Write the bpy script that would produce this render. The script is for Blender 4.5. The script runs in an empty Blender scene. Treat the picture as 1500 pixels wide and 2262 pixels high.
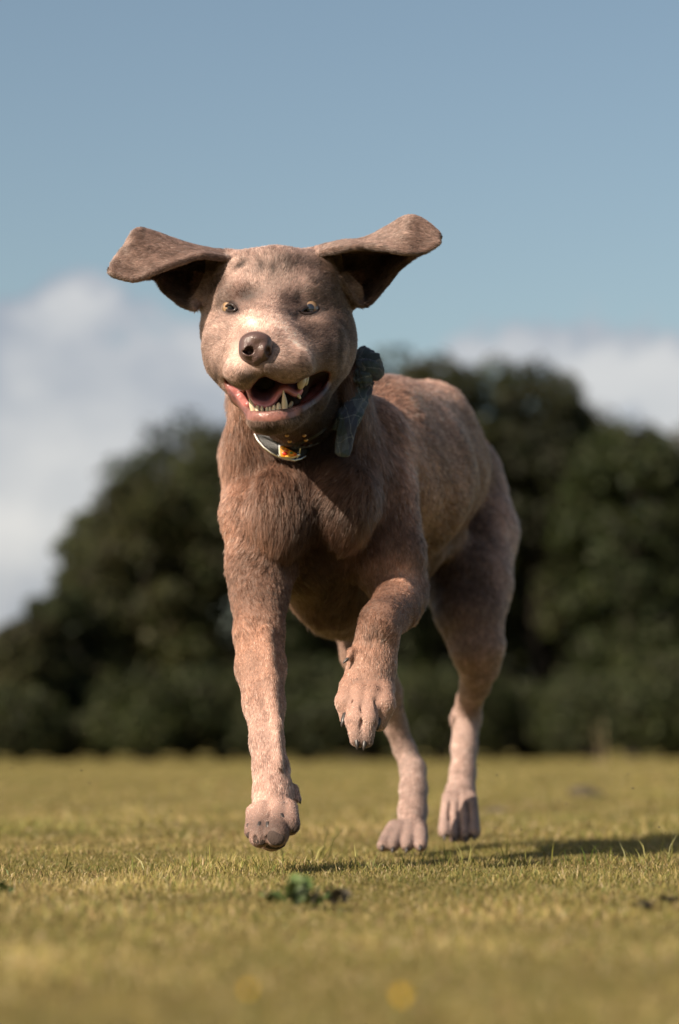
import bpy, math, random, os
import numpy as np
from mathutils import Vector, Matrix, Euler

C = bpy.context.scene.collection
DEG = math.radians
rng = np.random.default_rng(7)
random.seed(7)

# ------------------------------------------------------------------ camera
FPX = 5760.0            # focal length in pixels of the 1500x2262 photograph
CX, CY, HZ = 750.0, 1131.0, 1650.0
CAM_H = 0.1325
PITCH = math.atan((HZ - CY) / FPX)
sc = bpy.context.scene
cam_d = bpy.data.cameras.new('camera')
cam = bpy.data.objects.new('camera', cam_d)
C.objects.link(cam)
cam.location = (0, 0, CAM_H)
cam.rotation_euler = (math.pi / 2 + PITCH, 0, 0)
cam_d.sensor_fit = 'VERTICAL'
cam_d.sensor_height = 36.0
cam_d.lens = 36.0 * FPX / 2262.0
cam_d.clip_start = 0.05
cam_d.clip_end = 3000
cam_d.dof.use_dof = True
cam_d.dof.focus_distance = 2.85
cam_d.dof.aperture_fstop = 3.8
sc.camera = cam

# ------------------------------------------------------------------ light
SUN_AZ = 47.0           # degrees to the left of the direction towards the camera
SUN_EL = 34.5
az, el = DEG(SUN_AZ), DEG(SUN_EL)
to_sun = Vector((-math.cos(el) * math.sin(az), -math.cos(el) * math.cos(az), math.sin(el)))
sun_d = bpy.data.lights.new('sun', 'SUN')
sun_d.energy = 5.0
sun_d.angle = DEG(0.6)
sun_d.color = (1.0, 0.86, 0.70)
sun = bpy.data.objects.new('sun', sun_d)
C.objects.link(sun)
sun.rotation_euler = to_sun.to_track_quat('Z', 'Y').to_euler()
sun.location = (-3, -1, 4)

sc.view_settings.view_transform = 'Standard'
sc.view_settings.look = 'None'
sc.view_settings.exposure = 0.92
sc.view_settings.gamma = 1.0
sc.view_settings.use_curve_mapping = False


def P(px, py, d):
    """point of the place that lies d metres in front of the camera at this spot of the photograph"""
    u = (CY - py) / FPX
    t = d / (math.cos(PITCH) - u * math.sin(PITCH))
    return Vector(((px - CX) / FPX * t, d, CAM_H + t * (math.sin(PITCH) + u * math.cos(PITCH))))


def to_px(p):
    """numpy (n,3) -> photograph pixels"""
    z = p[..., 2] - CAM_H
    f = p[..., 1] * math.cos(PITCH) + z * math.sin(PITCH)
    u = -p[..., 1] * math.sin(PITCH) + z * math.cos(PITCH)
    return CX + p[..., 0] / f * FPX, CY - u / f * FPX


# ------------------------------------------------------------------ world
world = bpy.data.worlds.new('World')
sc.world = world
world.use_nodes = True
wn, wl = world.node_tree.nodes, world.node_tree.links
wn.clear()


def N(tree, kind, **kw):
    n = tree.nodes.new(kind)
    for k, v in kw.items():
        if k.startswith('_'):
            n.inputs[k[1:].replace('_', ' ')].default_value = v
        else:
            setattr(n, k, v)
    return n


def vmath(tree, op, a, b=None):
    n = tree.nodes.new('ShaderNodeVectorMath'); n.operation = op
    for i, x in enumerate((a, b)):
        if x is None: continue
        if isinstance(x, (tuple, list, Vector)): n.inputs[i].default_value = x
        else: tree.links.new(x, n.inputs[i])
    return n


def fmath(tree, op, a, b=None, c=None, clamp=False):
    n = tree.nodes.new('ShaderNodeMath'); n.operation = op; n.use_clamp = clamp
    for i, x in enumerate((a, b, c)):
        if x is None: continue
        if isinstance(x, (int, float)): n.inputs[i].default_value = x
        else: tree.links.new(x, n.inputs[i])
    return n.outputs[0]


def mixc(tree, fac, a, b, mode='MIX'):
    n = tree.nodes.new('ShaderNodeMix'); n.data_type = 'RGBA'; n.blend_type = mode
    for i, x in ((0, fac), (6, a), (7, b)):
        if isinstance(x, (int, float)): n.inputs[i].default_value = x
        elif isinstance(x, (tuple, list)): n.inputs[i].default_value = (*x[:3], 1)
        else: tree.links.new(x, n.inputs[i])
    return n.outputs[2]


wt = world.node_tree
sky = N(wt, 'ShaderNodeTexSky', sky_type='NISHITA', sun_disc=False, sun_elevation=el,
        sun_rotation=math.atan2(to_sun.x, to_sun.y), altitude=0.0, air_density=1.0, dust_density=2.2, ozone_density=1.6)
tc = N(wt, 'ShaderNodeTexCoord')
gen = tc.outputs['Generated']
sep = N(wt, 'ShaderNodeSeparateXYZ'); wl.new(gen, sep.inputs[0])
# clouds: soft cumulus low over the horizon, all the way round, thinning out higher up
stretch = vmath(wt, 'MULTIPLY', gen, (1.0, 1.0, 1.9))
cn = N(wt, 'ShaderNodeTexNoise', _Scale=7.5, _Detail=7.0, _Roughness=0.6, _Distortion=0.25)
wl.new(vmath(wt, 'ADD', stretch.outputs[0], CLOUD_SEED).outputs[0] if 'CLOUD_SEED' in globals() else stretch.outputs[0], cn.inputs['Vector'])
hgt = N(wt, 'ShaderNodeMapRange', _From_Min=0.0, _From_Max=0.34, _To_Min=0.10, _To_Max=-0.30)
wl.new(sep.outputs['Z'], hgt.inputs['Value'])
dens = fmath(wt, 'ADD', fmath(wt, 'MULTIPLY_ADD', cn.outputs['Fac'], 1.5, -0.25), hgt.outputs[0])


wob = N(wt, 'ShaderNodeTexNoise', _Scale=16.0, _Detail=5.0, _Roughness=0.6); wl.new(gen, wob.inputs['Vector'])
wofs = vmath(wt, 'MULTIPLY', vmath(wt, 'SUBTRACT', wob.outputs['Color'], (.5, .5, .5)).outputs[0], (.09, .09, .07))
genw = vmath(wt, 'ADD', gen, wofs.outputs[0]).outputs[0]


def bank(px, py, rx, ry, amt):
    """one cumulus bank standing in this direction"""
    v = (P(px, py, 1.0) - Vector((0, 0, CAM_H))).normalized()
    dv = vmath(wt, 'SUBTRACT', genw, tuple(v))
    sc_ = vmath(wt, 'MULTIPLY', dv.outputs[0], (FPX / rx, FPX / rx, FPX / ry))
    ln = vmath(wt, 'LENGTH', sc_.outputs[0])
    m = N(wt, 'ShaderNodeMapRange', interpolation_type='SMOOTHSTEP', _From_Min=0.0, _From_Max=1.6, _To_Min=amt, _To_Max=0.0)
    wl.new(ln.outputs['Value'], m.inputs['Value'])
    return m.outputs[0]


for b in [(60, 720, 200, 120, 0.50), (190, 650, 120, 80, 0.42), (150, 830, 160, 90, .2), (320, 880, 300, 190, 0.24), (90, 960, 380, 260, 0.34), (200, 1120, 420, 200, 0.34), (180, 660, 120, 90, .3), (20, 1260, 200, 130, 0.7),
          (1060, 775, 170, 80, 0.75), (1210, 765, 120, 70, .3), (1380, 800, 180, 110, 0.95), (1500, 880, 200, 120, .7), (1450, 60, 380, 130, 0.42), (40, 560, 220, 80, .22),
          (750, 250, 1100, 330, -0.25)]:
    dens = fmath(wt, 'ADD', dens, bank(*b))
cov = N(wt, 'ShaderNodeMapRange', interpolation_type='SMOOTHSTEP', _From_Min=0.60, _From_Max=0.90)
wl.new(dens, cov.inputs['Value'])
# brighter crests where the cloud is thick, greyer where thin
n2 = N(wt, 'ShaderNodeTexNoise', _Scale=9.0, _Detail=5.0, _Roughness=0.5)
wl.new(stretch.outputs[0], n2.inputs['Vector'])
shade = N(wt, 'ShaderNodeMapRange', _From_Min=0.35, _From_Max=0.68)
wl.new(n2.outputs['Fac'], shade.inputs['Value'])
thick = N(wt, 'ShaderNodeMapRange', _From_Min=0.78, _From_Max=1.28); wl.new(dens, thick.inputs['Value'])
lum_ = fmath(wt, 'MULTIPLY_ADD', shade.outputs[0], 0.45, fmath(wt, 'MULTIPLY', thick.outputs[0], 0.55))
ccol = mixc(wt, lum_, (2.4, 2.7, 3.3), (6.3, 6.1, 5.9))
skyc = mixc(wt, 1.0, sky.outputs[0], (1.02, 0.97, 0.84), 'MULTIPLY')
covs = fmath(wt, 'MULTIPLY', cov.outputs[0], 0.85)
skym = mixc(wt, covs, skyc, ccol)
bg = N(wt, 'ShaderNodeBackground', _Strength=0.070)
wl.new(skym, bg.inputs['Color'])
wo = N(wt, 'ShaderNodeOutputWorld')
wl.new(bg.outputs[0], wo.inputs[0])


# ------------------------------------------------------------------ small helpers
def tag(o, label=None, cat=None, group=None, kind=None):
    if label: o['label'] = label
    if cat: o['category'] = cat
    if group: o['group'] = group
    if kind: o['kind'] = kind
    return o


def empty(name, loc):
    o = bpy.data.objects.new(name, None)
    C.objects.link(o); o.location = loc; o.empty_display_size = 0.1
    return o


def link(name, me, mat, parent=None):
    o = bpy.data.objects.new(name, me)
    C.objects.link(o)
    if mat is not None: me.materials.append(mat)
    if parent is not None:
        o.parent = parent
        o.matrix_parent_inverse = Matrix.Translation(parent.location).inverted() if parent.parent is None and parent.type == 'EMPTY' else Matrix.Identity(4)
    return o


def mesh_np(name, verts, faces, smooth=True):
    """verts (n,3); faces: (m,k) int array"""
    me = bpy.data.meshes.new(name)
    verts = np.asarray(verts, np.float32); faces = np.asarray(faces, np.int32)
    k = faces.shape[1]
    me.vertices.add(len(verts)); me.vertices.foreach_set('co', verts.ravel())
    me.loops.add(faces.size); me.loops.foreach_set('vertex_index', faces.ravel())
    me.polygons.add(len(faces)); me.polygons.foreach_set('loop_start', np.arange(0, faces.size, k, dtype=np.int32))
    if smooth: me.polygons.foreach_set('use_smooth', np.ones(len(faces), bool))
    me.update(calc_edges=True)
    return me


def vcol(me, cols, name='coat'):
    a = me.color_attributes.new(name, 'FLOAT_COLOR', 'POINT')
    c = np.ones((len(cols), 4), np.float32); c[:, :3] = cols
    a.data.foreach_set('color', c.ravel())


def pmat(name, col=(.5, .5, .5), rough=0.6, attr=None, **kw):
    m = bpy.data.materials.new(name); m.use_nodes = True
    b = m.node_tree.nodes['Principled BSDF']
    b.inputs['Base Color'].default_value = (*col, 1)
    b.inputs['Roughness'].default_value = rough
    for k, v in kw.items():
        b.inputs[k.replace('_', ' ')].default_value = v
    if attr:
        a = N(m.node_tree, 'ShaderNodeAttribute', attribute_name=attr)
        m.node_tree.links.new(a.outputs['Color'], b.inputs['Base Color'])
    return m, m.node_tree, b


def bump(tree, bsdf, height, strength=0.3, dist=0.01):
    n = tree.nodes.new('ShaderNodeBump')
    n.inputs['Strength'].default_value = strength; n.inputs['Distance'].default_value = dist
    tree.links.new(height, n.inputs['Height']); tree.links.new(n.outputs[0], bsdf.inputs['Normal'])


def noise3(p, scale, seed=0, octaves=3):
    """cheap smooth pseudo noise (-1..1) from summed sines"""
    r = np.random.default_rng(seed)
    out = np.zeros(p.shape[:-1], np.float32); amp, tot = 1.0, 0.0
    for o in range(octaves):
        for _ in range(4):
            k = r.normal(size=3); k /= np.linalg.norm(k)
            k = (k * scale * 2 ** o * (0.7 + 0.6 * r.random())).astype(np.float32)
            out += amp * np.sin(p @ k + r.random() * 6.28).astype(np.float32)
        tot += amp * 1.6; amp *= 0.55
    return out / tot
# ------------------------------------------------------------------ implicit surface modelling
class Field:
    def __init__(s, xs, ys, zs):
        s.ax = [np.asarray(a, np.float32) for a in (xs, ys, zs)]
        s.F = np.full([len(a) for a in s.ax], 1.0, np.float32)

    def box(s, lo, hi):
        sl = []
        for a, l, h in zip(s.ax, lo, hi):
            i0 = int(np.searchsorted(a, l)); i1 = int(np.searchsorted(a, h))
            sl.append(slice(max(i0 - 1, 0), min(i1 + 1, len(a))))
        sl = tuple(sl)
        X, Y, Z = (s.ax[i][sl[i]] for i in range(3))
        return sl, X[:, None, None], Y[None, :, None], Z[None, None, :]

    def put(s, sl, d, k, sub=False):
        G = s.F[sl]
        if G.size == 0: return
        if sub:
            a, b = -G, d       # -max(G,-d) = min(-G, d)
        else:
            a, b = G, d
        k = k * 1.3
        h = np.clip(k - np.abs(a - b), 0, None) / k
        r = np.minimum(a, b) - h * h * h * k / 6
        s.F[sl] = -r if sub else r

    def surface(s):
        F = s.F; ins = F < 0
        nx, ny, nz = F.shape
        anyc = np.zeros((nx - 1, ny - 1, nz - 1), bool); allc = np.ones_like(anyc)
        for i in (0, 1):
            for j in (0, 1):
                for k in (0, 1):
                    v = ins[i:nx - 1 + i, j:ny - 1 + j, k:nz - 1 + k]
                    anyc |= v; allc &= v
        act = np.argwhere(anyc & ~allc)
        idm = np.full(anyc.shape, -1, np.int32)
        idm[act[:, 0], act[:, 1], act[:, 2]] = np.arange(len(act))
        corner = [(i, j, k) for i in (0, 1) for j in (0, 1) for k in (0, 1)]
        val = {}; pos = {}
        for c in corner:
            I = act + np.array(c)
            val[c] = F[I[:, 0], I[:, 1], I[:, 2]]
            pos[c] = np.stack([s.ax[0][I[:, 0]], s.ax[1][I[:, 1]], s.ax[2][I[:, 2]]], 1)
        acc = np.zeros((len(act), 3)); cnt = np.zeros(len(act))
        for c in corner:
            for ax in range(3):
                if c[ax] == 1: continue
                e = list(c); e[ax] = 1; e = tuple(e)
                a, b = val[c], val[e]
                m = (a < 0) != (b < 0)
                t = np.where(m, a / np.where(m, a - b, 1), 0)[:, None]
                acc += np.where(m[:, None], pos[c] * (1 - t) + pos[e] * t, 0); cnt += m
        V = acc / cnt[:, None]
        quads = []
        for ax in range(3):
            o1, o2 = [(1, 2), (2, 0), (0, 1)][ax]
            a = [slice(None)] * 3; b = [slice(None)] * 3
            a[ax] = slice(0, -1); b[ax] = slice(1, None)
            A, B = ins[tuple(a)], ins[tuple(b)]
            E_ = np.argwhere(A != B)
            ok = (E_[:, o1] > 0) & (E_[:, o2] > 0) & (E_[:, o1] < F.shape[o1] - 1) & (E_[:, o2] < F.shape[o2] - 1)
            E_ = E_[ok]
            fl = A[E_[:, 0], E_[:, 1], E_[:, 2]]
            q = []
            for d1, d2 in ((1, 1), (0, 1), (0, 0), (1, 0)):
                I = E_.copy(); I[:, o1] -= d1; I[:, o2] -= d2
                q.append(idm[I[:, 0], I[:, 1], I[:, 2]])
            q = np.stack(q, 1)
            q[~fl] = q[~fl][:, ::-1]
            quads.append(q)
        Q = np.concatenate(quads)
        Q = Q[(Q >= 0).all(1)]
        return V, Q


def d_cone(X, Y, Z, a, b, r1, r2, fy=1.0):
    ab = b - a; L = float(ab @ ab) + 1e-12
    t = np.clip(((X - a[0]) * ab[0] + (Y - a[1]) * ab[1] + (Z - a[2]) * ab[2]) / L, 0, 1)
    dx = X - a[0] - t * ab[0]; dy = (Y - a[1] - t * ab[1]) / fy; dz = Z - a[2] - t * ab[2]
    return np.sqrt(dx * dx + dy * dy + dz * dz) - (r1 + (r2 - r1) * t)


def d_ell(X, Y, Z, c, r, R):
    x, y, z = X - c[0], Y - c[1], Z - c[2]
    u = (R[0][0] * x + R[1][0] * y + R[2][0] * z); v = (R[0][1] * x + R[1][1] * y + R[2][1] * z); w = (R[0][2] * x + R[1][2] * y + R[2][2] * z)
    k0 = np.sqrt((u / r[0]) ** 2 + (v / r[1]) ** 2 + (w / r[2]) ** 2)
    k1 = np.sqrt((u / r[0] ** 2) ** 2 + (v / r[1] ** 2) ** 2 + (w / r[2] ** 2) ** 2) + 1e-9
    return k0 * (k0 - 1) / k1


PR = []     # primitives of the dog: (kind, data, k, flow)
npv = lambda p: np.array(p, np.float64)


LEN = [.012]
HD = [0]


def hd(d):
    return d if d > 2.9 else 2.9 - (2.9 - d) * .69



def cone(*pts, k=20, flow=None, fy=1.0, sub=False):
    """chain of round cones; each point (px, py, depth, radius in px)"""
    if HD[0]: pts = [(p[0], p[1], hd(p[2]), p[3]) for p in pts]
    for p, q in zip(pts[:-1], pts[1:]):
        a, b = npv(P(*p[:3])), npv(P(*q[:3]))
        f = flow if flow is not None else (b - a)
        PR.append(('c', (a, b, p[3] * p[2] / FPX, q[3] * q[2] / FPX, fy), k * p[2] / FPX, npv(f) / (np.linalg.norm(f) + 1e-9), sub, LEN[0]))


def ell(px, py, d, rx, ry, rz, k=20, rot=(0, 0, 0), flow=(0, 1, -.3), sub=False):
    if HD[0]: d = hd(d); ry = ry * .86
    R = np.array(Euler([DEG(a) for a in rot]).to_matrix())
    f = npv(flow)
    PR.append(('e', (npv(P(px, py, d)), npv((rx, ry, rz)) * d / FPX, R), k * d / FPX, f / np.linalg.norm(f), sub, LEN[0]))


DOWN = (0, .1, -1); BACK = (.25, 1, -.35)
# trunk
LEN[0] = .022
cone((640, 760, 3.03, 118), (668, 880, 3.07, 138), (682, 1010, 3.11, 172), k=30, flow=(0, -.1, -1))
cone((575, 880, 3.05, 62), (566, 1000, 3.08, 76), k=40, flow=(-.1, -.1, -1))
ell(690, 1095, 3.12, 190, 190, 200, k=30, flow=(0, -.1, -1))
cone((695, 1190, 3.11, 105), (735, 1285, 3.20, 98), k=60, flow=(0, .3, -1))
LEN[0] = .021
ell(622, 1130, 3.02, 74, 66, 100, k=60, flow=(.25, 0, -1))
ell(760, 1110, 3.03, 72, 66, 92, k=60, flow=(-.25, 0, -1))
cone((686, 1060, 2.95, 5), (684, 1240, 2.96, 9), k=60, sub=True)
LEN[0] = .011
cone((745, 1045, 3.18, 190), (852, 1055, 3.36, 192), (922, 1035, 3.52, 158), k=40, flow=BACK)
cone((832, 930, 3.26, 106), (940, 943, 3.48, 98), (975, 985, 3.62, 92), k=40, flow=BACK)      # back line
LEN[0] = .015
cone((745, 1265, 3.22, 108), (758, 1298, 3.28, 100), (860, 1200, 3.42, 110), k=50, flow=(0, .5, -.8))      # keel
LEN[0] = .011
cone((922, 1040, 3.5, 142), (980, 1050, 3.66, 112), k=40, flow=BACK)
ell(986, 1038, 3.70, 94, 115, 116, k=20, flow=(.3, .3, -1))
# croup and tail
cone((985, 960, 3.74, 34), (960, 985, 3.86, 24), (930, 1060, 3.98, 18), (905, 1150, 4.04, 11), (890, 1190, 4.05, 7), k=25)
# shoulder and foreleg, the one that is landing
LEN[0] = .010
cone((575, 1010, 3.12, 72), (568, 1140, 3.06, 77), (576, 1250, 3.05, 74), (573, 1320, 3.03, 65), k=35, flow=DOWN)
LEN[0] = .0050
cone((573, 1310, 3.03, 66), (573, 1400, 3.0, 60), (576, 1475, 2.975, 60), (583, 1555, 2.945, 50), (590, 1640, 2.915, 42), (598, 1695, 2.90, 44), (603, 1750, 2.885, 48), (602, 1785, 2.87, 52), k=22)
cone((588, 1395, 2.966, 20), (600, 1500, 2.932, 18), (611, 1600, 2.898, 15), (618, 1690, 2.876, 13), k=24, flow=DOWN)
cone((560, 1660, 2.86, 3), (575, 1740, 2.83, 3), k=14, sub=True)
ell(531, 1412, 3.03, 20, 30, 30, k=30, flow=DOWN)
# toes of the landing paw, flexed up so that the pads face the camera
LEN[0] = .0028
for a, b in (((566, 1795, 2.86, 22), (557, 1836, 2.825, 17)), ((582, 1793, 2.85, 24), (574, 1848, 2.815, 24)),
             ((612, 1790, 2.85, 25), (611, 1843, 2.81, 28)), ((634, 1788, 2.86, 24), (640, 1822, 2.825, 23))):
    cone(a, b, k=7)
cone((600, 1820, 2.86, 46), (600, 1846, 2.86, 34), k=15)
for g in (((571, 1796, 2.838, 3), (566, 1850, 2.806, 4)), ((597, 1790, 2.832, 3), (592, 1862, 2.797, 5)), ((624, 1790, 2.838, 3), (630, 1845, 2.806, 4))):
    cone(*g, k=5, sub=True)
cone((646, 1745, 2.90, 13), (657, 1764, 2.885, 8), k=8)
# other shoulder and lifted foreleg
LEN[0] = .010
cone((815, 960, 3.15, 82), (836, 1090, 3.12, 86), (856, 1230, 3.10, 84), (882, 1310, 3.10, 64), k=26, flow=DOWN)
LEN[0] = .0050
cone((888, 1300, 3.10, 60), (872, 1345, 3.03, 58), (846, 1370, 2.95, 53), (838, 1390, 2.92, 51), k=22)
ell(914, 1348, 3.10, 20, 30, 40, k=25, flow=DOWN)
cone((838, 1375, 2.93, 50), (832, 1420, 2.92, 51), (822, 1465, 2.915, 58), (813, 1515, 2.91, 60), (806, 1545, 2.905, 56), k=20, fy=.75)
LEN[0] = .0028
for a, m, b in (((776, 1515, 2.905, 25), (765, 1550, 2.888, 24), (767, 1584, 2.888, 17)),
                ((796, 1530, 2.89, 23), (787, 1590, 2.868, 23), (789, 1632, 2.864, 17)),
                ((820, 1530, 2.89, 23), (812, 1590, 2.868, 22), (808, 1634, 2.864, 17)),
                ((842, 1518, 2.905, 28), (847, 1555, 2.888, 26), (837, 1596, 2.888, 19))):
    cone(a, m, b, k=9)
cone((778, 1440, 2.905, 11), (771, 1452, 2.898, 6), k=12)
for g in (((780, 1548, 2.874, 2.5), (775, 1600, 2.862, 3)), ((798, 1558, 2.866, 2), (799, 1655, 2.846, 6)), ((829, 1545, 2.874, 3), (827, 1600, 2.862, 3))):
    cone(*g, k=5, sub=True)
cone((806, 1570, 2.91, 34), (800, 1605, 2.90, 26), k=14)
# hind leg, right in the picture
LEN[0] = .010
cone((1010, 1060, 3.70, 104), (1036, 1180, 3.66, 106), (1036, 1290, 3.58, 92), (1038, 1350, 3.55, 76), (1052, 1420, 3.54, 58), (1058, 1470, 3.56, 47), k=30, flow=(0, 0, -1))
LEN[0] = .0050
cone((1058, 1470, 3.56, 46), (1050, 1513, 3.60, 38), (1038, 1545, 3.64, 32), (1030, 1585, 3.66, 36), (1026, 1650, 3.64, 33), (1023, 1705, 3.62, 32), (1017, 1756, 3.60, 38), (1014, 1800, 3.585, 30), (1014, 1835, 3.58, 28), k=14)
LEN[0] = .0028
for x0, x1, y1 in ((992, 981, 1846), (1005, 1001, 1854), (1024, 1028, 1855), (1038, 1049, 1847)):
    cone((x0, 1762, 3.58, 16), ((x0 + x1) / 2 + (x1 - 1014) * .08, 1812, 3.545, 13), (x1, y1 - 8, 3.52, 13.5), k=3)
for g in (((993, 1775, 3.562, 3), (991, 1852, 3.515, 5)), ((1014, 1775, 3.560, 3), (1014.5, 1855, 3.513, 5)), ((1034, 1775, 3.562, 3), (1039, 1852, 3.515, 5))):
    cone(*g, k=5, sub=True)
LEN[0] = .0050
ell(998, 1590, 3.645, 9, 12, 20, k=12, flow=DOWN)
ell(1058, 1583, 3.655, 9, 12, 18, k=12, flow=DOWN)
# hind leg, left in the picture
LEN[0] = .010
cone((900, 1150, 3.56, 100), (848, 1290, 3.46, 82), (800, 1380, 3.38, 56), (806, 1440, 3.38, 58), k=30, flow=(0, 0, -1))
LEN[0] = .0050
cone((808, 1440, 3.38, 58), (852, 1530, 3.42, 40), (873, 1600, 3.45, 30), (894, 1655, 3.46, 29), (912, 1700, 3.455, 33), (914, 1740, 3.44, 35), (912, 1790, 3.42, 36), (908, 1835, 3.39, 38), k=14)
LEN[0] = .0028
for x0, x1 in ((872, 846), (884, 868), (906, 899), (925, 930)):
    cone((x0, 1828, 3.38, 18), ((x0 + x1) / 2, 1850, 3.345, 18), (x1, 1868, 3.31, 14), k=4)
LEN[0] = .010
cone((935, 1230, 3.45, 30), (990, 1180, 3.55, 40), k=50, flow=DOWN)       # flank fold

# head
HD[0] = 1
LEN[0] = .0052
HF = (0, 1, 0.2)
ell(614, 662, 2.95, 152, 172, 106, k=25, flow=HF)
cone((528, 603, 2.93, 46), (612, 600, 2.91, 46), (690, 602, 2.93, 46), k=40, flow=HF)            # flat top of the skull
cone((500, 598, 2.96, 36), (455, 660, 2.95, 26), k=30, flow=HF)      # roots of the ears
cone((700, 592, 2.96, 38), (768, 650, 2.96, 34), k=30, flow=HF)
ell(612, 728, 2.945, 171, 150, 116, k=30, flow=HF)
ell(508, 770, 2.90, 62, 95, 70, k=45, flow=HF)
ell(716, 770, 2.92, 70, 105, 85, k=45, flow=HF)
cone((545, 592, 2.95, 34), (482, 576, 2.95, 24), k=30, flow=HF)
cone((668, 592, 2.95, 36), (724, 570, 2.95, 26), k=30, flow=HF)
LEN[0] = .0046
cone((608, 765, 2.90, 98), (598, 790, 2.83, 80), k=40, flow=HF)
ell(590, 780, 2.80, 86, 98, 66, k=40, flow=HF)
ell(586, 788, 2.765, 70, 78, 54, k=30, flow=HF)
cone((602, 700, 2.885, 54), (590, 742, 2.81, 50), k=60, flow=HF)     # bridge of the nose
ell(542, 742, 2.86, 40, 50, 46, k=50, flow=HF)
ell(668, 748, 2.87, 48, 55, 50, k=50, flow=HF)
ell(541, 822, 2.752, 47, 84, 42, k=28, flow=HF)
ell(590, 812, 2.738, 46, 66, 27, k=22, flow=HF)
ell(637, 809, 2.76, 60, 90, 44, k=40, flow=HF)
ell(690, 790, 2.855, 62, 92, 58, k=44, flow=HF)
cone((648, 796, 2.81, 50), (706, 782, 2.865, 44), k=44, flow=HF)
cone((538, 806, 2.81, 42), (500, 796, 2.87, 34), k=40, flow=HF)
ell(700, 745, 2.87, 50, 60, 40, k=44, flow=HF)
ell(522, 802, 2.86, 46, 80, 54, k=34, flow=HF)
LEN[0] = .0048
cone((496, 656, 2.897, 12), (526, 640, 2.888, 14), (548, 648, 2.886, 12), k=50, flow=HF)
cone((648, 650, 2.890, 12), (674, 642, 2.890, 15), (708, 660, 2.905, 14), k=50, flow=HF)
# lower jaw
ell(600, 925, 2.785, 54, 64, 35, k=28, flow=(0, 1, -.4))
cone((564, 908, 2.795, 24), (533, 872, 2.845, 22), (490, 805, 2.90, 32), k=20, flow=HF)
cone((645, 908, 2.80, 34), (690, 880, 2.85, 30), (735, 815, 2.90, 28), k=24, flow=HF)
ell(614, 885, 2.875, 86, 105, 54, k=30, flow=(0, 1, -.4))
LEN[0] = .009
cone((614, 888, 2.88, 64), (655, 900, 3.00, 92), k=24, flow=(0, 1, -.4))
# stop and eye hollows
ell(514, 688, 2.805, 22, 24, 15, k=30, sub=True)
ell(680, 693, 2.82, 26, 26, 14, k=30, sub=True)
cone((577, 806, 2.716, 4), (583, 834, 2.722, 4), k=10, sub=True)
# folds beside the mouth
cone((742, 858, 2.80, 4), (752, 815, 2.80, 5), (738, 770, 2.80, 4), k=16, sub=True)
cone((473, 800, 2.82, 3), (484, 835, 2.80, 4), k=12, sub=True)

MOUTH = [(497, 838), (510, 850), (524, 858), (540, 864), (553, 862), (561, 849), (572, 837), (586, 831), (600, 838), (625, 848), (650, 848), (676, 835),
         (700, 825), (716, 820), (726, 824), (724, 838), (713, 856), (697, 873), (680, 886), (664, 894), (645, 899), (633, 902), (612, 905), (590, 909), (569, 908), (556, 904), (538, 894), (520, 874), (505, 854)]


def poly_sdf(px, py, poly):
    poly = np.array(poly, np.float32); n = len(poly)
    d = np.full(px.shape, 1e9, np.float32); s = np.ones(px.shape, np.float32)
    for i in range(n):
        a, b = poly[i], poly[i - 1]
        e = b - a; wx, wy = px - a[0], py - a[1]
        t = np.clip((wx * e[0] + wy * e[1]) / (e @ e), 0, 1)
        bx, by = wx - e[0] * t, wy - e[1] * t
        d = np.minimum(d, bx * bx + by * by)
        c1, c2, c3 = py >= a[1], py < b[1], e[0] * wy > e[1] * wx
        s = np.where((c1 & c2 & c3) | (~c1 & ~c2 & ~c3), -s, s)
    return s * np.sqrt(d)


def carve(F, poly, d0, d1, k, pad=30):
    """hollow whose mouth has this outline and that runs back to depth d1"""
    xs = [p[0] for p in poly]; ys = [p[1] for p in poly]
    c = [npv(P(x, y, d)) for x in (min(xs) - pad, max(xs) + pad) for y in (min(ys) - pad, max(ys) + pad) for d in (d0 - .03, d1 + .03)]
    sl, X, Y, Z = F.box(np.min(c, 0), np.max(c, 0))
    p = np.stack(np.broadcast_arrays(X, Y, Z), -1)
    px, py = to_px(p)
    d = poly_sdf(px, py, poly) * Y / FPX
    d = np.maximum(d, Y - d1)
    d = np.maximum(d, d0 - Y)
    F.put(sl, d.astype(np.float32), k, sub=True)


def catmull(ctrl, nu, nv):
    """ctrl (a,b,3) control points -> smooth (nu,nv,3) sheet through them"""
    def interp(A, n):
        m = len(A); t = np.linspace(0, m - 1, n); i = np.clip(t.astype(int), 0, m - 2); f = (t - i)
        g = lambda j: A[np.clip(j, 0, m - 1)]
        p0, p1, p2, p3 = g(i - 1), g(i), g(i + 1), g(i + 2)
        p0 = np.where((i == 0).reshape(-1, *[1] * (A.ndim - 1)), 2 * p1 - p2, p0)
        p3 = np.where((i == m - 2).reshape(-1, *[1] * (A.ndim - 1)), 2 * p2 - p1, p3)
        f = f.reshape(-1, *[1] * (A.ndim - 1))
        return 0.5 * (2 * p1 + (p2 - p0) * f + (2 * p0 - 5 * p1 + 4 * p2 - p3) * f * f + (3 * p1 - p0 - 3 * p2 + p3) * f ** 3)
    A = interp(np.asarray(ctrl, float), nu)
    return interp(A.transpose(1, 0, 2), nv).transpose(1, 0, 2)


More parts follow.
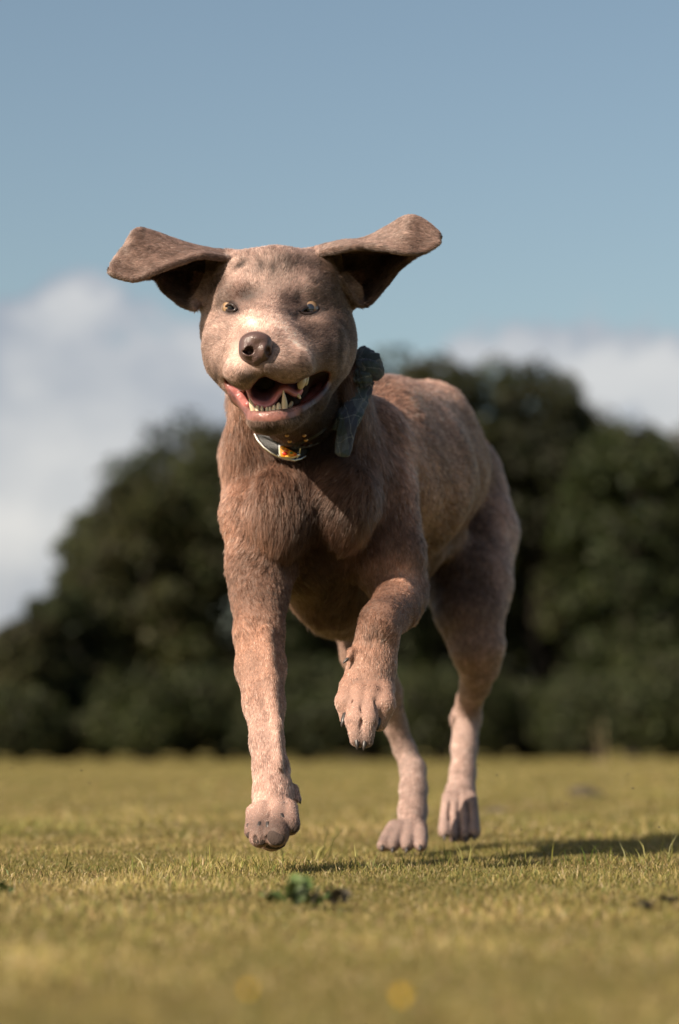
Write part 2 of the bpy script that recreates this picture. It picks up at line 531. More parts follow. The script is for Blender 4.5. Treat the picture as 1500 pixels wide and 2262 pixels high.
EAR_L = [
    [(432, 684, 2.93), (466, 625, 2.97), (492, 585, 2.98), (503, 561, 2.95), (505, 572, 2.91)],
    [(404, 671, 2.94), (428, 618, 3.00), (440, 580, 3.00), (444, 549, 2.95), (450, 565, 2.89)],
    [(366, 643, 2.95), (374, 605, 2.99), (380, 560, 2.98), (385, 532, 2.93), (397, 580, 2.88)],
    [(344, 612, 2.94), (340, 590, 2.96), (335, 550, 2.95), (338, 517, 2.92), (345, 600, 2.87)],
    [(300, 614, 2.90), (296, 598, 2.92), (294, 558, 2.93), (303, 512, 2.91), (302, 617, 2.87)],
    [(268, 610, 2.89), (266, 598, 2.90), (268, 570, 2.90), (279, 550, 2.90), (268, 612, 2.87)],
    [(251, 603, 2.88), (250, 600, 2.885), (252, 592, 2.89), (256, 584, 2.885), (252, 603, 2.87)]]
EAR_R = [
    [(722, 585, 2.93), (714, 575, 2.95), (706, 562, 2.96), (700, 549, 2.94), (706, 560, 2.91)],
    [(748, 620, 2.92), (750, 598, 2.98), (752, 562, 2.99), (754, 537, 2.94), (757, 549, 2.89)],
    [(797, 675, 2.95), (806, 630, 3.01), (808, 570, 3.01), (805, 530, 2.95), (803, 545, 2.89)],
    [(848, 634, 2.96), (853, 600, 3.0), (853, 548, 2.99), (855, 505, 2.94), (852, 550, 2.88)],
    [(880, 592, 2.94), (886, 572, 2.97), (890, 522, 2.96), (899, 482, 2.92), (889, 558, 2.88)],
    [(925, 555, 2.92), (928, 540, 2.93), (932, 515, 2.93), (933, 490, 2.92), (928, 557, 2.89)],
    [(962, 536, 2.91), (964, 530, 2.915), (966, 522, 2.92), (964, 516, 2.915), (962, 537, 2.90)]]


def ear_pts(E_, nu=110, nv=90):
    A = np.array([[tuple(P(*p)) for p in row] for row in E_])
    return catmull(A, nu, nv)


def build_body():
    def axis(*seg):
        out = []
        for a, b, h in seg:
            n = max(1, round((b - a) / h)); out += list(np.linspace(a, b, n, endpoint=False))
        return out + [seg[-1][1]]
    F = Field(axis((-.285, -.16, .0026), (-.16, .03, .0013), (.03, .285, .0026)),
              axis((2.63, 2.90, .0014), (2.90, 3.10, .0025), (3.10, 4.12, .0042)),
              axis((-.012, .12, .0020), (.12, .44, .0030), (.44, .745, .0014)))
    for kind, data, k, flow, sub, ln in PR:
        sh = (.0026 if ln > .0075 else .0038) if (ln >= .006 or ln == .005) and not sub else 0.0
        if kind == 'c':
            a, b, r1, r2, fy = data; r1, r2 = r1 - sh, r2 - sh; m = max(r1, r2) * max(1, fy) + 1.5 * k + .006
            sl, X, Y, Z = F.box(np.minimum(a, b) - m, np.maximum(a, b) + m)
            F.put(sl, d_cone(X, Y, Z, a, b, r1, r2, fy), k, sub)
        else:
            c, r, R = data; m = np.abs(R) @ r + 2 * k + .008
            sl, X, Y, Z = F.box(c - m, c + m)
            F.put(sl, (d_ell(X, Y, Z, c, r, R) + sh).astype(np.float32), k, sub)
    for E_ in (EAR_L, EAR_R):
        S = ear_pts(E_).reshape(-1, 3)
        for p in S:
            sl, X, Y, Z = F.box(p - .009, p + .009)
            F.put(sl, np.sqrt((X - p[0]) ** 2 + (Y - p[1]) ** 2 + (Z - p[2]) ** 2) - .0024, .0015)
    # folds of skin at the corner of the mouth, toes' slits, muscle lines
    carve(F, MOUTH, 2.60, 2.875, .004)
    for pts in (((506, 852, 2.85, 8), (530, 874, 2.83, 12), (550, 893, 2.805, 10)), ((722, 836, 2.875, 9), (704, 862, 2.865, 13), (672, 890, 2.83, 9))):
        for p, q in zip(pts[:-1], pts[1:]):
            p, q = (p[0], p[1], hd(p[2]), p[3]), (q[0], q[1], hd(q[2]), q[3])
            a, b = npv(P(*p[:3])), npv(P(*q[:3])); r1, r2 = p[3] * p[2] / FPX, q[3] * q[2] / FPX
            sl, X, Y, Z = F.box(np.minimum(a, b) - .014, np.maximum(a, b) + .014)
            F.put(sl, d_cone(X, Y, Z, a, b, r1, r2), .005)
    return F


F = build_body()


def surf_depth(px, py, d0=2.6, d1=3.9, first=0.0):
    """depth of the first surface of the dog behind this spot"""
    n = 900
    ds = np.linspace(d0, d1, n)
    a, b = npv(P(px, py, 1.0)), npv(P(px, py, 2.0))
    pts = a + (b - a) * (ds - 1)[:, None]
    idx = []
    for i in range(3):
        idx.append(np.clip(np.searchsorted(F.ax[i], pts[:, i]), 1, len(F.ax[i]) - 1))
    v = F.F[idx[0], idx[1], idx[2]]
    w = np.nonzero(v < 0)[0]
    return float(ds[w[0]]) if len(w) else None


EYEP_L = [(498, 679), (504, 673), (512, 672), (519, 677), (522, 684), (516, 687), (507, 687), (500, 684)]
EYEP_R = [(663, 689), (671, 682), (682, 679), (693, 680), (704, 683), (696, 690), (684, 693), (673, 693)]
EYE_L = (510, 680); EYE_R = (683, 684)
dl, dr = surf_depth(*EYE_L), surf_depth(*EYE_R)
carve(F, EYEP_L, dl - .02, dl + .02, .0025)
carve(F, EYEP_R, dr - .02, dr + .02, .0025)
V, Q = F.surface()
# ------------------------------------------------------------------ the dog: coat colour, lengths and direction on the skin
def smooth01(x):
    x = np.clip(x, 0, 1); return x * x * (3 - 2 * x)


NOSE = npv(P(564, 770, hd(2.715)))

px, py = to_px(V)
vy = V[:, 1]
headm = smooth01((3.03 - vy) / .05) * smooth01((985 - py) / 40)
# weights of the building pieces -> lie and length of the coat
flow = np.zeros((len(V), 3), np.float32); length = np.zeros(len(V), np.float32); wsum = np.full(len(V), 1e-9, np.float32)
for kind, data, k, fl, sub, ln in PR:
    if sub: continue
    if kind == 'c': d = d_cone(V[:, 0], V[:, 1], V[:, 2], *data)
    else: d = d_ell(V[:, 0], V[:, 1], V[:, 2], *data)
    w = np.exp(-np.clip(d, 0, 1) / .006).astype(np.float32)
    flow += w[:, None] * fl.astype(np.float32); length += w * ln; wsum += w
length /= wsum
rad = V - NOSE; rad /= np.linalg.norm(rad, axis=1)[:, None]
flow = flow / wsum[:, None]
hf = rad * np.array([1, 1, 1]) + np.array([0, .35, .1])
ears = ((vy > 2.84) & (py < 690) & ((px < 500) | (px > 705)) & ((px < 425) | (px > 800) | (py < 600))).astype(np.float32)
flow = flow * (1 - headm[:, None]) + hf * headm[:, None]
ed = np.stack([np.where(px < 600, -1., 1.), np.zeros(len(V)), np.where(px < 600, -.1, .15)], 1)
flow = np.where(ears[:, None] > 0, ed, flow)
length = np.where(ears > 0, .0055, length)
# swirls on the chest
sw = noise3(V, 30, 3, 2); sw2 = noise3(V, 26, 5, 2)
chest = np.exp(-((px - 690) / 170) ** 2 - ((py - 1120) / 190) ** 2) * (vy < 3.25)
flow[:, 0] += chest * (sw * 1.3 + np.sign(px - 690) * -.15); flow[:, 2] += chest * sw2 * .5
lo_ = 1 - .75 * smooth01((py - 1330) / 120)
flow[:, 0] += .25 * noise3(V, 45, 9, 2) * lo_; flow[:, 2] += .2 * noise3(V, 45, 11, 2) * lo_
length *= 1 + .25 * noise3(V, 90, 12, 2)

dm = poly_sdf(px, py, MOUTH); dm[vy > 2.96] = 99
del_ = poly_sdf(px, py, EYEP_L); del_[vy > 2.96] = 99
der = poly_sdf(px, py, EYEP_R); der[vy > 2.96] = 99
de = np.minimum(del_, der)
LIP = [(497, 846), (505, 858), (520, 880), (540, 900), (560, 911), (590, 915), (635, 909), (664, 900), (660, 914), (638, 922), (600, 928), (560, 927), (541, 922), (520, 900), (503, 870)]
RLIP = [(664, 892), (697, 872), (713, 856), (724, 838), (726, 824), (733, 826), (731, 845), (716, 868), (698, 888), (668, 908)]
dlp = np.minimum(poly_sdf(px, py, LIP), poly_sdf(px, py, RLIP)); dlp[vy > 2.90] = 99
dn = np.hypot((px - 564) / 40, (py - 771) / 40); dn[vy > 2.84] = 9
bare = np.maximum.reduce([smooth01((5 - dm) / 4), smooth01((4 - dlp) / 5), smooth01((4.5 - de) / 3), smooth01((1.0 - dn) / .12)])

# colour of the coat: its markings, with some highlights and shade painted in
base = np.array([.39, .207, .140])
col = np.repeat(base[None], len(V), 0)
mott = noise3(V, 55, 21, 3); fine = noise3(V, 240, 22, 3); big = noise3(V, 14, 23, 2)
mott = mott * (1 - .5 * smooth01((py - 1330) / 120)); fine = fine * 1.0
tone = 1 + (.14 - .07 * headm - .07 * ears) * mott + (.09 - .03 * smooth01((py - 1330) / 120)) * fine + .07 * big


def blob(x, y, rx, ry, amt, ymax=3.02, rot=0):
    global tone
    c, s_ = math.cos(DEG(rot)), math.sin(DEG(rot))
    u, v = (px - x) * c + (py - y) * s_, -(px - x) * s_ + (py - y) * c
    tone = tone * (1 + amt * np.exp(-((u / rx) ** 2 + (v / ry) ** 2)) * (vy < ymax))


for b in [(590, 716, 62, 14, .45), (648, 768, 44, 26, .35), (526, 800, 22, 30, .35), (722, 770, 20, 60, -.25), (510, 1120, 30, 120, .3, 3.3), (690, 800, 60, 60, -.12), (780, 720, 40, 80, -.3), (543, 652, 28, 21, -.52), (635, 663, 22, 24, -.42), (656, 658, 13, 18, -.55), (657, 692, 8, 9, -.6), (532, 586, 20, 7, -.6, 3.02, -35), (577, 588, 9, 12, -.4),  # brow markings; bright muzzle planes and lit left shoulder are painted highlights
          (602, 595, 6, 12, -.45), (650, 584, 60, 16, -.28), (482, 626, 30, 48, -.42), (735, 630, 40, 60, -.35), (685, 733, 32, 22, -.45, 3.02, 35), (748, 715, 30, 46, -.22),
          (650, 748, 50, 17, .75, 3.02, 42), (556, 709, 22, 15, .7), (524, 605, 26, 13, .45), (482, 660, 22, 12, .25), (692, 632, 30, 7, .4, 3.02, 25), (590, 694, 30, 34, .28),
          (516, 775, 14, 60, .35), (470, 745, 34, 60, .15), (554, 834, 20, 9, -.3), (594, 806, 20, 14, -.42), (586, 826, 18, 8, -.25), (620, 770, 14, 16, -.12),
          (748, 775, 6, 40, -.4), (735, 790, 7, 40, .25), (764, 780, 7, 40, .2), (598, 948, 52, 17, -.5), (672, 815, 26, 24, .25), (684, 678, 30, 17, -.38), (712, 683, 12, 5, -.6), (510, 676, 24, 16, -.3),  # shade of the cheek folds painted as dark and pale stripes
          (478, 832, 5, 26, -.4), (700, 940, 60, 70, -.55, 3.3), (740, 900, 50, 80, -.5, 3.3), (660, 980, 130, 50, -.3, 3.3),  # darker neck coat, with the shadow of the head painted in
          (700, 1190, 80, 110, -.6, 3.4), (750, 1330, 90, 100, -.62, 3.5), (640, 1060, 120, 120, -.18, 3.3), (760, 1090, 120, 120, -.22, 3.3), (620, 1250, 60, 40, -.15, 3.3), (850, 1190, 60, 60, -.12, 3.3),  # dark brown chest; belly shade painted in against light bounced off the grass
          (905, 1285, 30, 44, .9, 3.2, -20), (625, 1685, 9, 12, -.35), (818, 1405, 8, 9, -.35), (787, 1500, 10, 6, -.3), (602, 1828, 90, 40, -.62), (800, 1640, 34, 22, -.5), (870, 1862, 50, 14, -.15, 3.5), (1010, 1854, 50, 12, -.12, 3.7),  # white highlight painted on the lifted forearm; browner paws
          (960, 1040, 70, 130, .6, 4), (950, 880, 120, 46, .75, 4), (1122, 1150, 40, 170, .9, 4), (903, 1000, 16, 110, .6, 3.3), (960, 1330, 40, 140, -.45, 4), (1040, 1240, 60, 130, -.22, 4)]:  # sheen painted on flank, back, haunch edge and shoulder edge; inner thigh darkened
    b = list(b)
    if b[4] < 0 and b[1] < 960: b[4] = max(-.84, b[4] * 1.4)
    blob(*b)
legs = smooth01((1420 - py) / -220)
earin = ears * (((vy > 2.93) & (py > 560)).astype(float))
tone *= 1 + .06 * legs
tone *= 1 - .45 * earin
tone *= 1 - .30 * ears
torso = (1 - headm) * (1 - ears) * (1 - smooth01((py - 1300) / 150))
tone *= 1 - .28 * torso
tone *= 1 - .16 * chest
tone *= 1 - .10 * headm
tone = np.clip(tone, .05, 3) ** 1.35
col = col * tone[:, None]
lh = np.clip(.8 * legs + .6 * headm * (1 - ears) + .35 * ears, 0, 1)
col[:, 1] *= 1 + .21 * lh; col[:, 2] *= (1 + .48 * lh) * (1 - .03 * torso)
col[:, 1] *= 1 - .02 * torso
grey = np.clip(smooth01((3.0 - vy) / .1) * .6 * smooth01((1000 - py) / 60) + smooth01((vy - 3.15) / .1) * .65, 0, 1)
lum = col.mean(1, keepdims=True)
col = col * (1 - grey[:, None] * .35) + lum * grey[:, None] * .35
warm = np.exp(-((px - 652) / 24) ** 2 - ((py - 650) / 28) ** 2) + np.exp(-((px - 530) / 24) ** 2 - ((py - 650) / 26) ** 2)
col[:, 0] *= 1 + .12 * np.clip(warm, 0, 1) * (vy < 3)
# whisker spots in rows on the upper lip
for r_ in range(4):
    for c_ in range(5):
        x = 612 + c_ * 15 + r_ * 4; y = 785 + r_ * 15 + c_ * 1.5 + (r_ % 2) * 3
        m = np.exp(-((px - x) / 3.6) ** 2 - ((py - y) / 2.6) ** 2) * (vy < 2.85)
        col *= 1 - .6 * m[:, None]
for x, y in ((530, 838), (520, 826), (542, 850), (533, 852), (550, 842)):
    col *= 1 - .45 * (np.exp(-((px - x) / 3.4) ** 2 - ((py - y) / 2.6) ** 2) * (vy < 2.85))[:, None]
fur_col = np.clip(col, .01, .9)
skin = fur_col * (.6 + .35 * np.exp(-((px - 600) / 120) ** 2 - ((py - 790) / 70) ** 2) * (vy < 2.95))[:, None]
lipc = np.array([.215, .095, .080]) * (1 + .35 * fine[:, None] + .3 * mott[:, None])
sidel = smooth01((np.abs(px - 602) - 48) / 22)[:, None]
lipc = lipc * (1 - sidel) + sidel * np.where((px < 600)[:, None], np.array([.15, .058, .05]), np.array([.085, .036, .032])) * (1 + .4 * fine[:, None])
skin = skin * (1 - smooth01((6 - dlp) / 6)[:, None]) + lipc * smooth01((6 - dlp) / 6)[:, None]
inm = smooth01((2.5 - dm) / 2.5)
left = smooth01((570 - px) / 30) * smooth01((py - 845) / 20)
inc = np.array([.15, .045, .042]) * (1 - left[:, None]) + np.array([.27, .085, .075]) * left[:, None]
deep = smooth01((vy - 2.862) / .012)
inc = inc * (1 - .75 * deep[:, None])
inc = inc * (1 + .3 * fine[:, None])
skin = skin * (1 - inm[:, None]) + inc * inm[:, None]
upl = smooth01((5 - dm) / 5) * (dlp > 4) * (1 - inm)
skin = skin * (1 - .5 * upl[:, None])
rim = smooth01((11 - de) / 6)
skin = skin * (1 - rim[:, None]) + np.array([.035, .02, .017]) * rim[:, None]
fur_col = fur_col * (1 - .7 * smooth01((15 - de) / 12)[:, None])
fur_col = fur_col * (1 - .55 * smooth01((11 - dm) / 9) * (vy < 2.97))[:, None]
length = length * (.35 + .65 * smooth01((de - 3) / 14)) * (.55 + .45 * smooth01((dm - 4) / 14)) * (.55 + .45 * smooth01((dn - 1.0) / .5))

# materials
m_skin, t_, b_ = pmat('dog_skin', rough=.5, attr='coat')
wet = N(t_, 'ShaderNodeAttribute', attribute_name='wet')
wr = N(t_, 'ShaderNodeMapRange', _To_Min=.75, _To_Max=.36); t_.links.new(wet.outputs['Fac'], wr.inputs['Value']); t_.links.new(wr.outputs[0], b_.inputs['Roughness'])
b_.inputs['Subsurface Weight'].default_value = .15; b_.inputs['Subsurface Radius'].default_value = (.012, .005, .003); b_.inputs['Subsurface Scale'].default_value = .3
nz = N(t_, 'ShaderNodeTexNoise', _Scale=260.0, _Detail=4.0); tcn = N(t_, 'ShaderNodeTexCoord'); t_.links.new(tcn.outputs['Object'], nz.inputs['Vector'])
bump(t_, b_, nz.outputs['Fac'], .5, .002)

dog_o = npv(P(720, 1885, 3.15)); dog_o[2] = 0
dog = empty('dog', tuple(dog_o))
tag(dog, 'silver brown short haired dog running across the grass with ears flying and mouth open', 'dog')
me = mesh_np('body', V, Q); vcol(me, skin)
wa = me.attributes.new('wet', 'FLOAT', 'POINT'); wa.data.foreach_set('value', np.maximum(inm, smooth01((5 - dlp) / 5)).astype(np.float32))
body = link('body', me, m_skin, dog)
nrm = np.zeros(len(V) * 3, np.float32); me.vertex_normals.foreach_get('vector', nrm); nrm = nrm.reshape(-1, 3)

# ------------------------------------------------------------------ coat of hair
m_fur = bpy.data.materials.new('dog_coat'); m_fur.use_nodes = True
ft = m_fur.node_tree; ft.nodes.clear()
hb = N(ft, 'ShaderNodeBsdfHairPrincipled'); hb.model = 'CHIANG'; hb.parametrization = 'COLOR'
hb.inputs['Roughness'].default_value = .34; hb.inputs['Radial Roughness'].default_value = .6
hb.inputs['Coat'].default_value = 0.0; hb.inputs['IOR'].default_value = 1.45; hb.inputs['Random Roughness'].default_value = .2
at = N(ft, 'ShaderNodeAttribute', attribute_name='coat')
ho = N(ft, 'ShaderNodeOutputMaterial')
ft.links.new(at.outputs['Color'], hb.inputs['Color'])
hdf = N(ft, 'ShaderNodeBsdfDiffuse'); hnm = N(ft, 'ShaderNodeAttribute', attribute_name='lie'); hmx = N(ft, 'ShaderNodeMixShader', _Fac=.36)
hdf.inputs['Roughness'].default_value = .6
ft.links.new(at.outputs['Color'], hdf.inputs['Color']); ft.links.new(hnm.outputs['Vector'], hdf.inputs['Normal'])
ft.links.new(hdf.outputs[0], hmx.inputs[1]); ft.links.new(hb.outputs[0], hmx.inputs[2]); ft.links.new(hmx.outputs[0], ho.inputs[0])


def grow_fur(total):
    T = np.concatenate([Q[:, [0, 1, 2]], Q[:, [0, 2, 3]]])
    A, B, D = V[T[:, 0]], V[T[:, 1]], V[T[:, 2]]
    area = .5 * np.linalg.norm(np.cross(B - A, D - A), axis=1)
    dens_v = (1.0 + 2.2 * headm + .5 * smooth01((py - 1350) / 150) + .5 * chest) * (1 - smooth01((bare - .3) / .4)) + ears * 1.4
    dens_v *= np.where(vy > 3.75, .4, 1)
    w = area * dens_v[T].mean(1)
    cdf = np.cumsum(w); cdf /= cdf[-1]
    ti = np.searchsorted(cdf, rng.random(total)); ti = np.clip(ti, 0, len(T) - 1)
    u, v = rng.random(total), rng.random(total); f = u + v > 1; u[f], v[f] = 1 - u[f], 1 - v[f]
    W = np.stack([1 - u - v, u, v], 1)[..., None]
    tri = T[ti]
    mixv = lambda X: (X[tri] * (W if X.ndim > 1 else W[..., 0])).sum(1)
    p0 = mixv(V); n = mixv(nrm); n /= np.linalg.norm(n, axis=1)[:, None] + 1e-9
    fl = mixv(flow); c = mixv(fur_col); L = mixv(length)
    hm = mixv(headm)
    fl -= n * (fl * n).sum(1)[:, None]; fl /= np.linalg.norm(fl, axis=1)[:, None] + 1e-6
    L = L * (.65 + .6 * rng.random(total))
    jit = rng.normal(size=(total, 3))
    lj = ((1 - .75 * smooth01((to_px(p0)[1] - 1330) / 120)) * (1 - .55 * hm) * (1 - .6 * mixv(ears)))[:, None]
    for cell, amt in ((.0045, .20), (.0022, .16)):
        q = np.floor((p0 + rng.normal(size=p0.shape) * cell * .15) / cell).astype(np.int64)
        key = (q[:, 0] * 73856093) ^ (q[:, 1] * 19349663) ^ (q[:, 2] * 83492791)
        _, inv = np.unique(key, return_inverse=True)
        rc = np.random.default_rng(8).normal(size=(inv.max() + 1, 4))
        fl = fl + rc[inv, :3] * amt * lj; c = c * (1 + .11 * rc[inv, 3:])
    fl -= n * (fl * n).sum(1)[:, None] * .5; fl /= np.linalg.norm(fl, axis=1)[:, None] + 1e-6
    messy = .07 + .17 * smooth01((L - .006) / .012)
    lift = .20 + .12 * rng.random(total) + .08 * smooth01((L - .006) / .01)
    d1 = fl + n * lift[:, None] + jit * messy[:, None]
    d1 /= np.linalg.norm(d1, axis=1)[:, None]
    d2 = fl + n * (lift * .35)[:, None] + jit * (messy * 1.3)[:, None] + np.array([0, 0, -.12])
    d2 /= np.linalg.norm(d2, axis=1)[:, None]
    pts = np.empty((total, 4, 3))
    p0 = p0 - n * .0004
    pts[:, 0] = p0
    pts[:, 1] = p0 + d1 * (L * .33)[:, None]
    pts[:, 2] = pts[:, 1] + (d1 + d2) * .5 * (L * .34)[:, None]
    pts[:, 3] = pts[:, 2] + d2 * (L * .36)[:, None]
    # tufts: tips of neighbouring hairs draw together
    for cell, amt in ((.0075, .42), (.0038, .30)):
        q = np.floor((p0 + noise3(p0, 160, 31, 2)[:, None] * .002 + rng.normal(size=p0.shape) * cell * .12) / cell).astype(np.int64)
        key = (q[:, 0] * 73856093) ^ (q[:, 1] * 19349663) ^ (q[:, 2] * 83492791)
        _, inv = np.unique(key, return_inverse=True)
        cnt = np.bincount(inv).astype(float)
        for j, a in ((3, amt), (2, amt * .55)):
            mean = np.stack([np.bincount(inv, pts[:, j, i]) for i in range(3)], 1) / cnt[:, None]
            s_ = (a * 1.2 * smooth01((L - .0035) / .012))[:, None]
            pts[:, j] += (mean[inv] - pts[:, j]) * s_
        tint = (np.random.default_rng(5).random(len(cnt))[inv] - .5)
        c = c * (1 + .34 * tint[:, None])
    c = c * (1 + .60 * (rng.random(total) - .5))[:, None]
    pale = rng.random(total) < .06
    c[pale] = c[pale] * .7 + c[pale].mean(1, keepdims=True) * np.array([1.6, 1.45, 1.3]) * .7
    c = np.clip(c, .01, .92)
    cu = bpy.data.hair_curves.new('coat_of_hair')
    cu.add_curves([4] * total)
    cu.attributes['position'].data.foreach_set('vector', pts.astype(np.float32).ravel())
    r0 = (.00016 + .00008 * (1 - hm))
    ra = np.stack([r0, r0 * .95, r0 * .7, r0 * .2], 1).astype(np.float32)
    a = cu.attributes.get('radius') or cu.attributes.new('radius', 'FLOAT', 'POINT')
    a.data.foreach_set('value', ra.ravel())
    a = cu.attributes.new('coat', 'FLOAT_COLOR', 'POINT')
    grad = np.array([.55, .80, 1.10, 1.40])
    cc = np.ones((total, 4, 4), np.float32); cc[:, :, :3] = np.clip(c[:, None, :] * grad[None, :, None] + c.mean(1)[:, None, None] * np.array([0, .02, .08, .22])[None, :, None] * np.array([1.0, .95, .92]), .003, .92)  # grey mixed in towards the tips as painted silver sheen
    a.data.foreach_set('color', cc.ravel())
    a = cu.attributes.new('lie', 'FLOAT_VECTOR', 'CURVE')
    nn_ = n - fl * .12 + rng.normal(size=n.shape) * .13; nn_ /= np.linalg.norm(nn_, axis=1)[:, None]
    a.data.foreach_set('vector', nn_.astype(np.float32).ravel())
    cu.materials.append(m_fur)
    o = bpy.data.objects.new('fur', cu); C.objects.link(o)
    o.parent = dog; o.matrix_parent_inverse = Matrix.Translation(dog.location).inverted()
    tag(o, kind='stuff')


grow_fur(1300000)

# ------------------------------------------------------------------ eyes, nose, mouth, claws
def sphere(name, c, r, mat, parent, seg=40, cols=None, scl=(1, 1, 1)):
    th = np.linspace(0, math.pi, seg // 2 + 1); ph = np.linspace(0, 2 * math.pi, seg, endpoint=False)
    Tm, Pm = np.meshgrid(th, ph, indexing='ij')
    d = np.stack([np.sin(Tm) * np.cos(Pm), -np.cos(Tm), np.sin(Tm) * np.sin(Pm)], -1).reshape(-1, 3)
    f = [(i * seg + j, i * seg + (j + 1) % seg, (i + 1) * seg + (j + 1) % seg, (i + 1) * seg + j) for i in range(seg // 2) for j in range(seg)]
    me = mesh_np(name, d * r * np.array(scl) + np.array(c), f)
    if cols is not None: vcol(me, cols(d))
    return link(name, me, mat, parent)


def parented(o): return o


m_eye, t_, b_ = pmat('eyeball', rough=.08, attr='coat'); b_.inputs['Coat Weight'].default_value = 1.0; b_.inputs['Coat Roughness'].default_value = .02
for (ex, ey), dd, gx, gy, nm, bright in ((EYE_L, dl, 512, 677, 'left', 2.0), (EYE_R, dr, 685, 680, 'right', 1.3)):
    R_ = 22 * dd / FPX
    cpos = npv(P(ex, ey, dd + R_ * 1.10))
    g = npv(P(gx, gy, dd)) - cpos; g /= np.linalg.norm(g)

    def eyecol(d, g=g, bright=bright):
        a = np.degrees(np.arccos(np.clip(d @ g, -1, 1)))
        iris = np.array([.15, .095, .055]) * bright; out = np.tile(np.array([.30, .20, .14]), (len(d), 1))
        k = smooth01((64 - a) / 3)[:, None]; out = out * (1 - k) + iris * k
        k = (np.exp(-((a - 62) / 6) ** 2) * .75)[:, None]; out = out * (1 - k) + np.array([.03, .02, .015]) * k
        k = smooth01((30 - a) / 5)[:, None]; out = out * (1 - k) + np.array([.012, .014, .022]) * k
        return out
    sphere('eye', cpos, R_, m_eye, dog, 128, eyecol)

m_lid, _, _ = pmat('eyelid_skin', (.022, .014, .012), .35)
# nose leather on its own finer grid
G = Field(*[np.arange(NOSE[i] - .034 + (0.0 if i != 1 else -.012), NOSE[i] + .034, .0008) for i in range(3)])


def g_ell(px_, py_, d, rx, ry, rz, k, rot=(0, 0, 0), sub=False):
    c = npv(P(px_, py_, d)); r = npv((rx, ry, rz)) * d / FPX; R = np.array(Euler([DEG(a) for a in rot]).to_matrix())
    m = np.abs(R) @ r + .006
    sl, X, Y, Z = G.box(c - m, c + m); G.put(sl, d_ell(X, Y, Z, c, r, R).astype(np.float32), k, sub)


ND = hd(2.704) - .004
g_ell(565, 769, ND + .012, 36, 40, 35, .002)
g_ell(548, 776, ND + .004, 20, 34, 24, .006)
g_ell(583, 777, ND + .006, 17, 34, 24, .006)
g_ell(566, 752, ND + .006, 29, 34, 18, .006)
g_ell(546, 757, ND + .008, 15, 28, 13, .006)
g_ell(586, 757, ND + .009, 13, 28, 13, .006)
g_ell(566, 794, ND + .006, 15, 26, 17, .006)
g_ell(551, 774, ND - .010, 10, 26, 9, .0025, (0, -15, 0), True)
g_ell(544, 780, ND - .004, 9, 18, 3.5, .002, (0, 25, 0), True)
g_ell(592, 773, ND - .010, 6.5, 26, 10, .0025, (0, 10, 0), True)
g_ell(594, 783, ND - .004, 6, 18, 3.5, .002, (0, -25, 0), True)
g_ell(573, 797, ND - .013, 1.5, 12, 20, .0015, sub=True)
NV, NQ = G.surface()
me = mesh_np('nose', NV, NQ)
m_nose, t_, b_ = pmat('nose_leather', (.085, .050, .044), .38)
tcn = N(t_, 'ShaderNodeTexCoord'); vr = N(t_, 'ShaderNodeTexVoronoi', _Scale=650.0); t_.links.new(tcn.outputs['Object'], vr.inputs['Vector'])
bump(t_, b_, vr.outputs['Distance'], .5, .0007)
link('nose', me, m_nose, dog)


def lathe_along(name, pts, mat, parent, seg=14, flat=1.0):
    """tapered curved horn through points (pos, radius)"""
    pts = [(npv(p), r) for p, r in pts]
    n = len(pts); verts = []; faces = []
    side0 = None
    for i, (p, r) in enumerate(pts):
        t = pts[min(i + 1, n - 1)][0] - pts[max(i - 1, 0)][0]; t /= np.linalg.norm(t) + 1e-12
        s = np.cross(t, (0, 1, 0.01)) if side0 is None else side0 - t * (side0 @ t)
        s /= np.linalg.norm(s) + 1e-12; side0 = s
        u = np.cross(t, s)
        for j in range(seg):
            a = 2 * math.pi * j / seg
            verts.append(p + (s * math.cos(a) + u * math.sin(a) * flat) * r)
    for i in range(n - 1):
        for j in range(seg):
            faces.append((i * seg + j, i * seg + (j + 1) % seg, (i + 1) * seg + (j + 1) % seg, (i + 1) * seg + j))
    me = mesh_np(name, verts, faces)
    return link(name, me, mat, parent)


m_tooth, t_, b_ = pmat('tooth_enamel', (.60, .50, .35), .25); b_.inputs['Subsurface Weight'].default_value = .2; b_.inputs['Subsurface Scale'].default_value = .002


def tooth(base, tip, w, d0, d1, pw=1.0, bend=0):
    s = d0 / FPX
    L = []
    for f in (0, .2, .45, .7, .88, .97, 1.0):
        x = base[0] + (tip[0] - base[0]) * f + bend * math.sin(f * math.pi); y = base[1] + (tip[1] - base[1]) * f
        r = w / 2 * s * max(.08, (1 - f ** pw * (1 if pw < 3 else 1)) ** .5 if pw >= 3 else max(.1, (1 - f ** 1.7)) ** .8)
        L.append((P(x, y, d0 + (d1 - d0) * f), r))
    lathe_along('tooth', L, m_tooth, dog, 14, 1.1)


TD = hd(2.772)
for x, y, w, h, o_ in ((569, 912, 11, 17, 0), (579, 912, 9.5, 15, .001), (590, 911, 8.5, 13, .0015), (597.5, 911, 8.5, 13.5, .0015), (606, 909, 10.5, 15, .001), (616, 908, 12, 19, -.0005)):
    tooth((x, y), (x - .5, y - h), w, TD + o_, TD + o_ - .001, 3.5)
tooth((563, 912), (550.5, 879), 15, TD + .002, TD - .004, 1, -1)
tooth((628, 908), (625.5, 862), 16, TD + .002, TD - .004, 1, 1.5)
tooth((668, 832), (662, 860), 20, TD + .014, TD + .010, 3.6, 1)
tooth((655, 868), (664, 881), 9, TD + .018, TD + .014, 4)
tooth((677, 832), (675, 852), 12, TD + .026, TD + .024, 4)
tooth((640, 900), (646, 886), 10, TD + .03, TD + .028, 4)

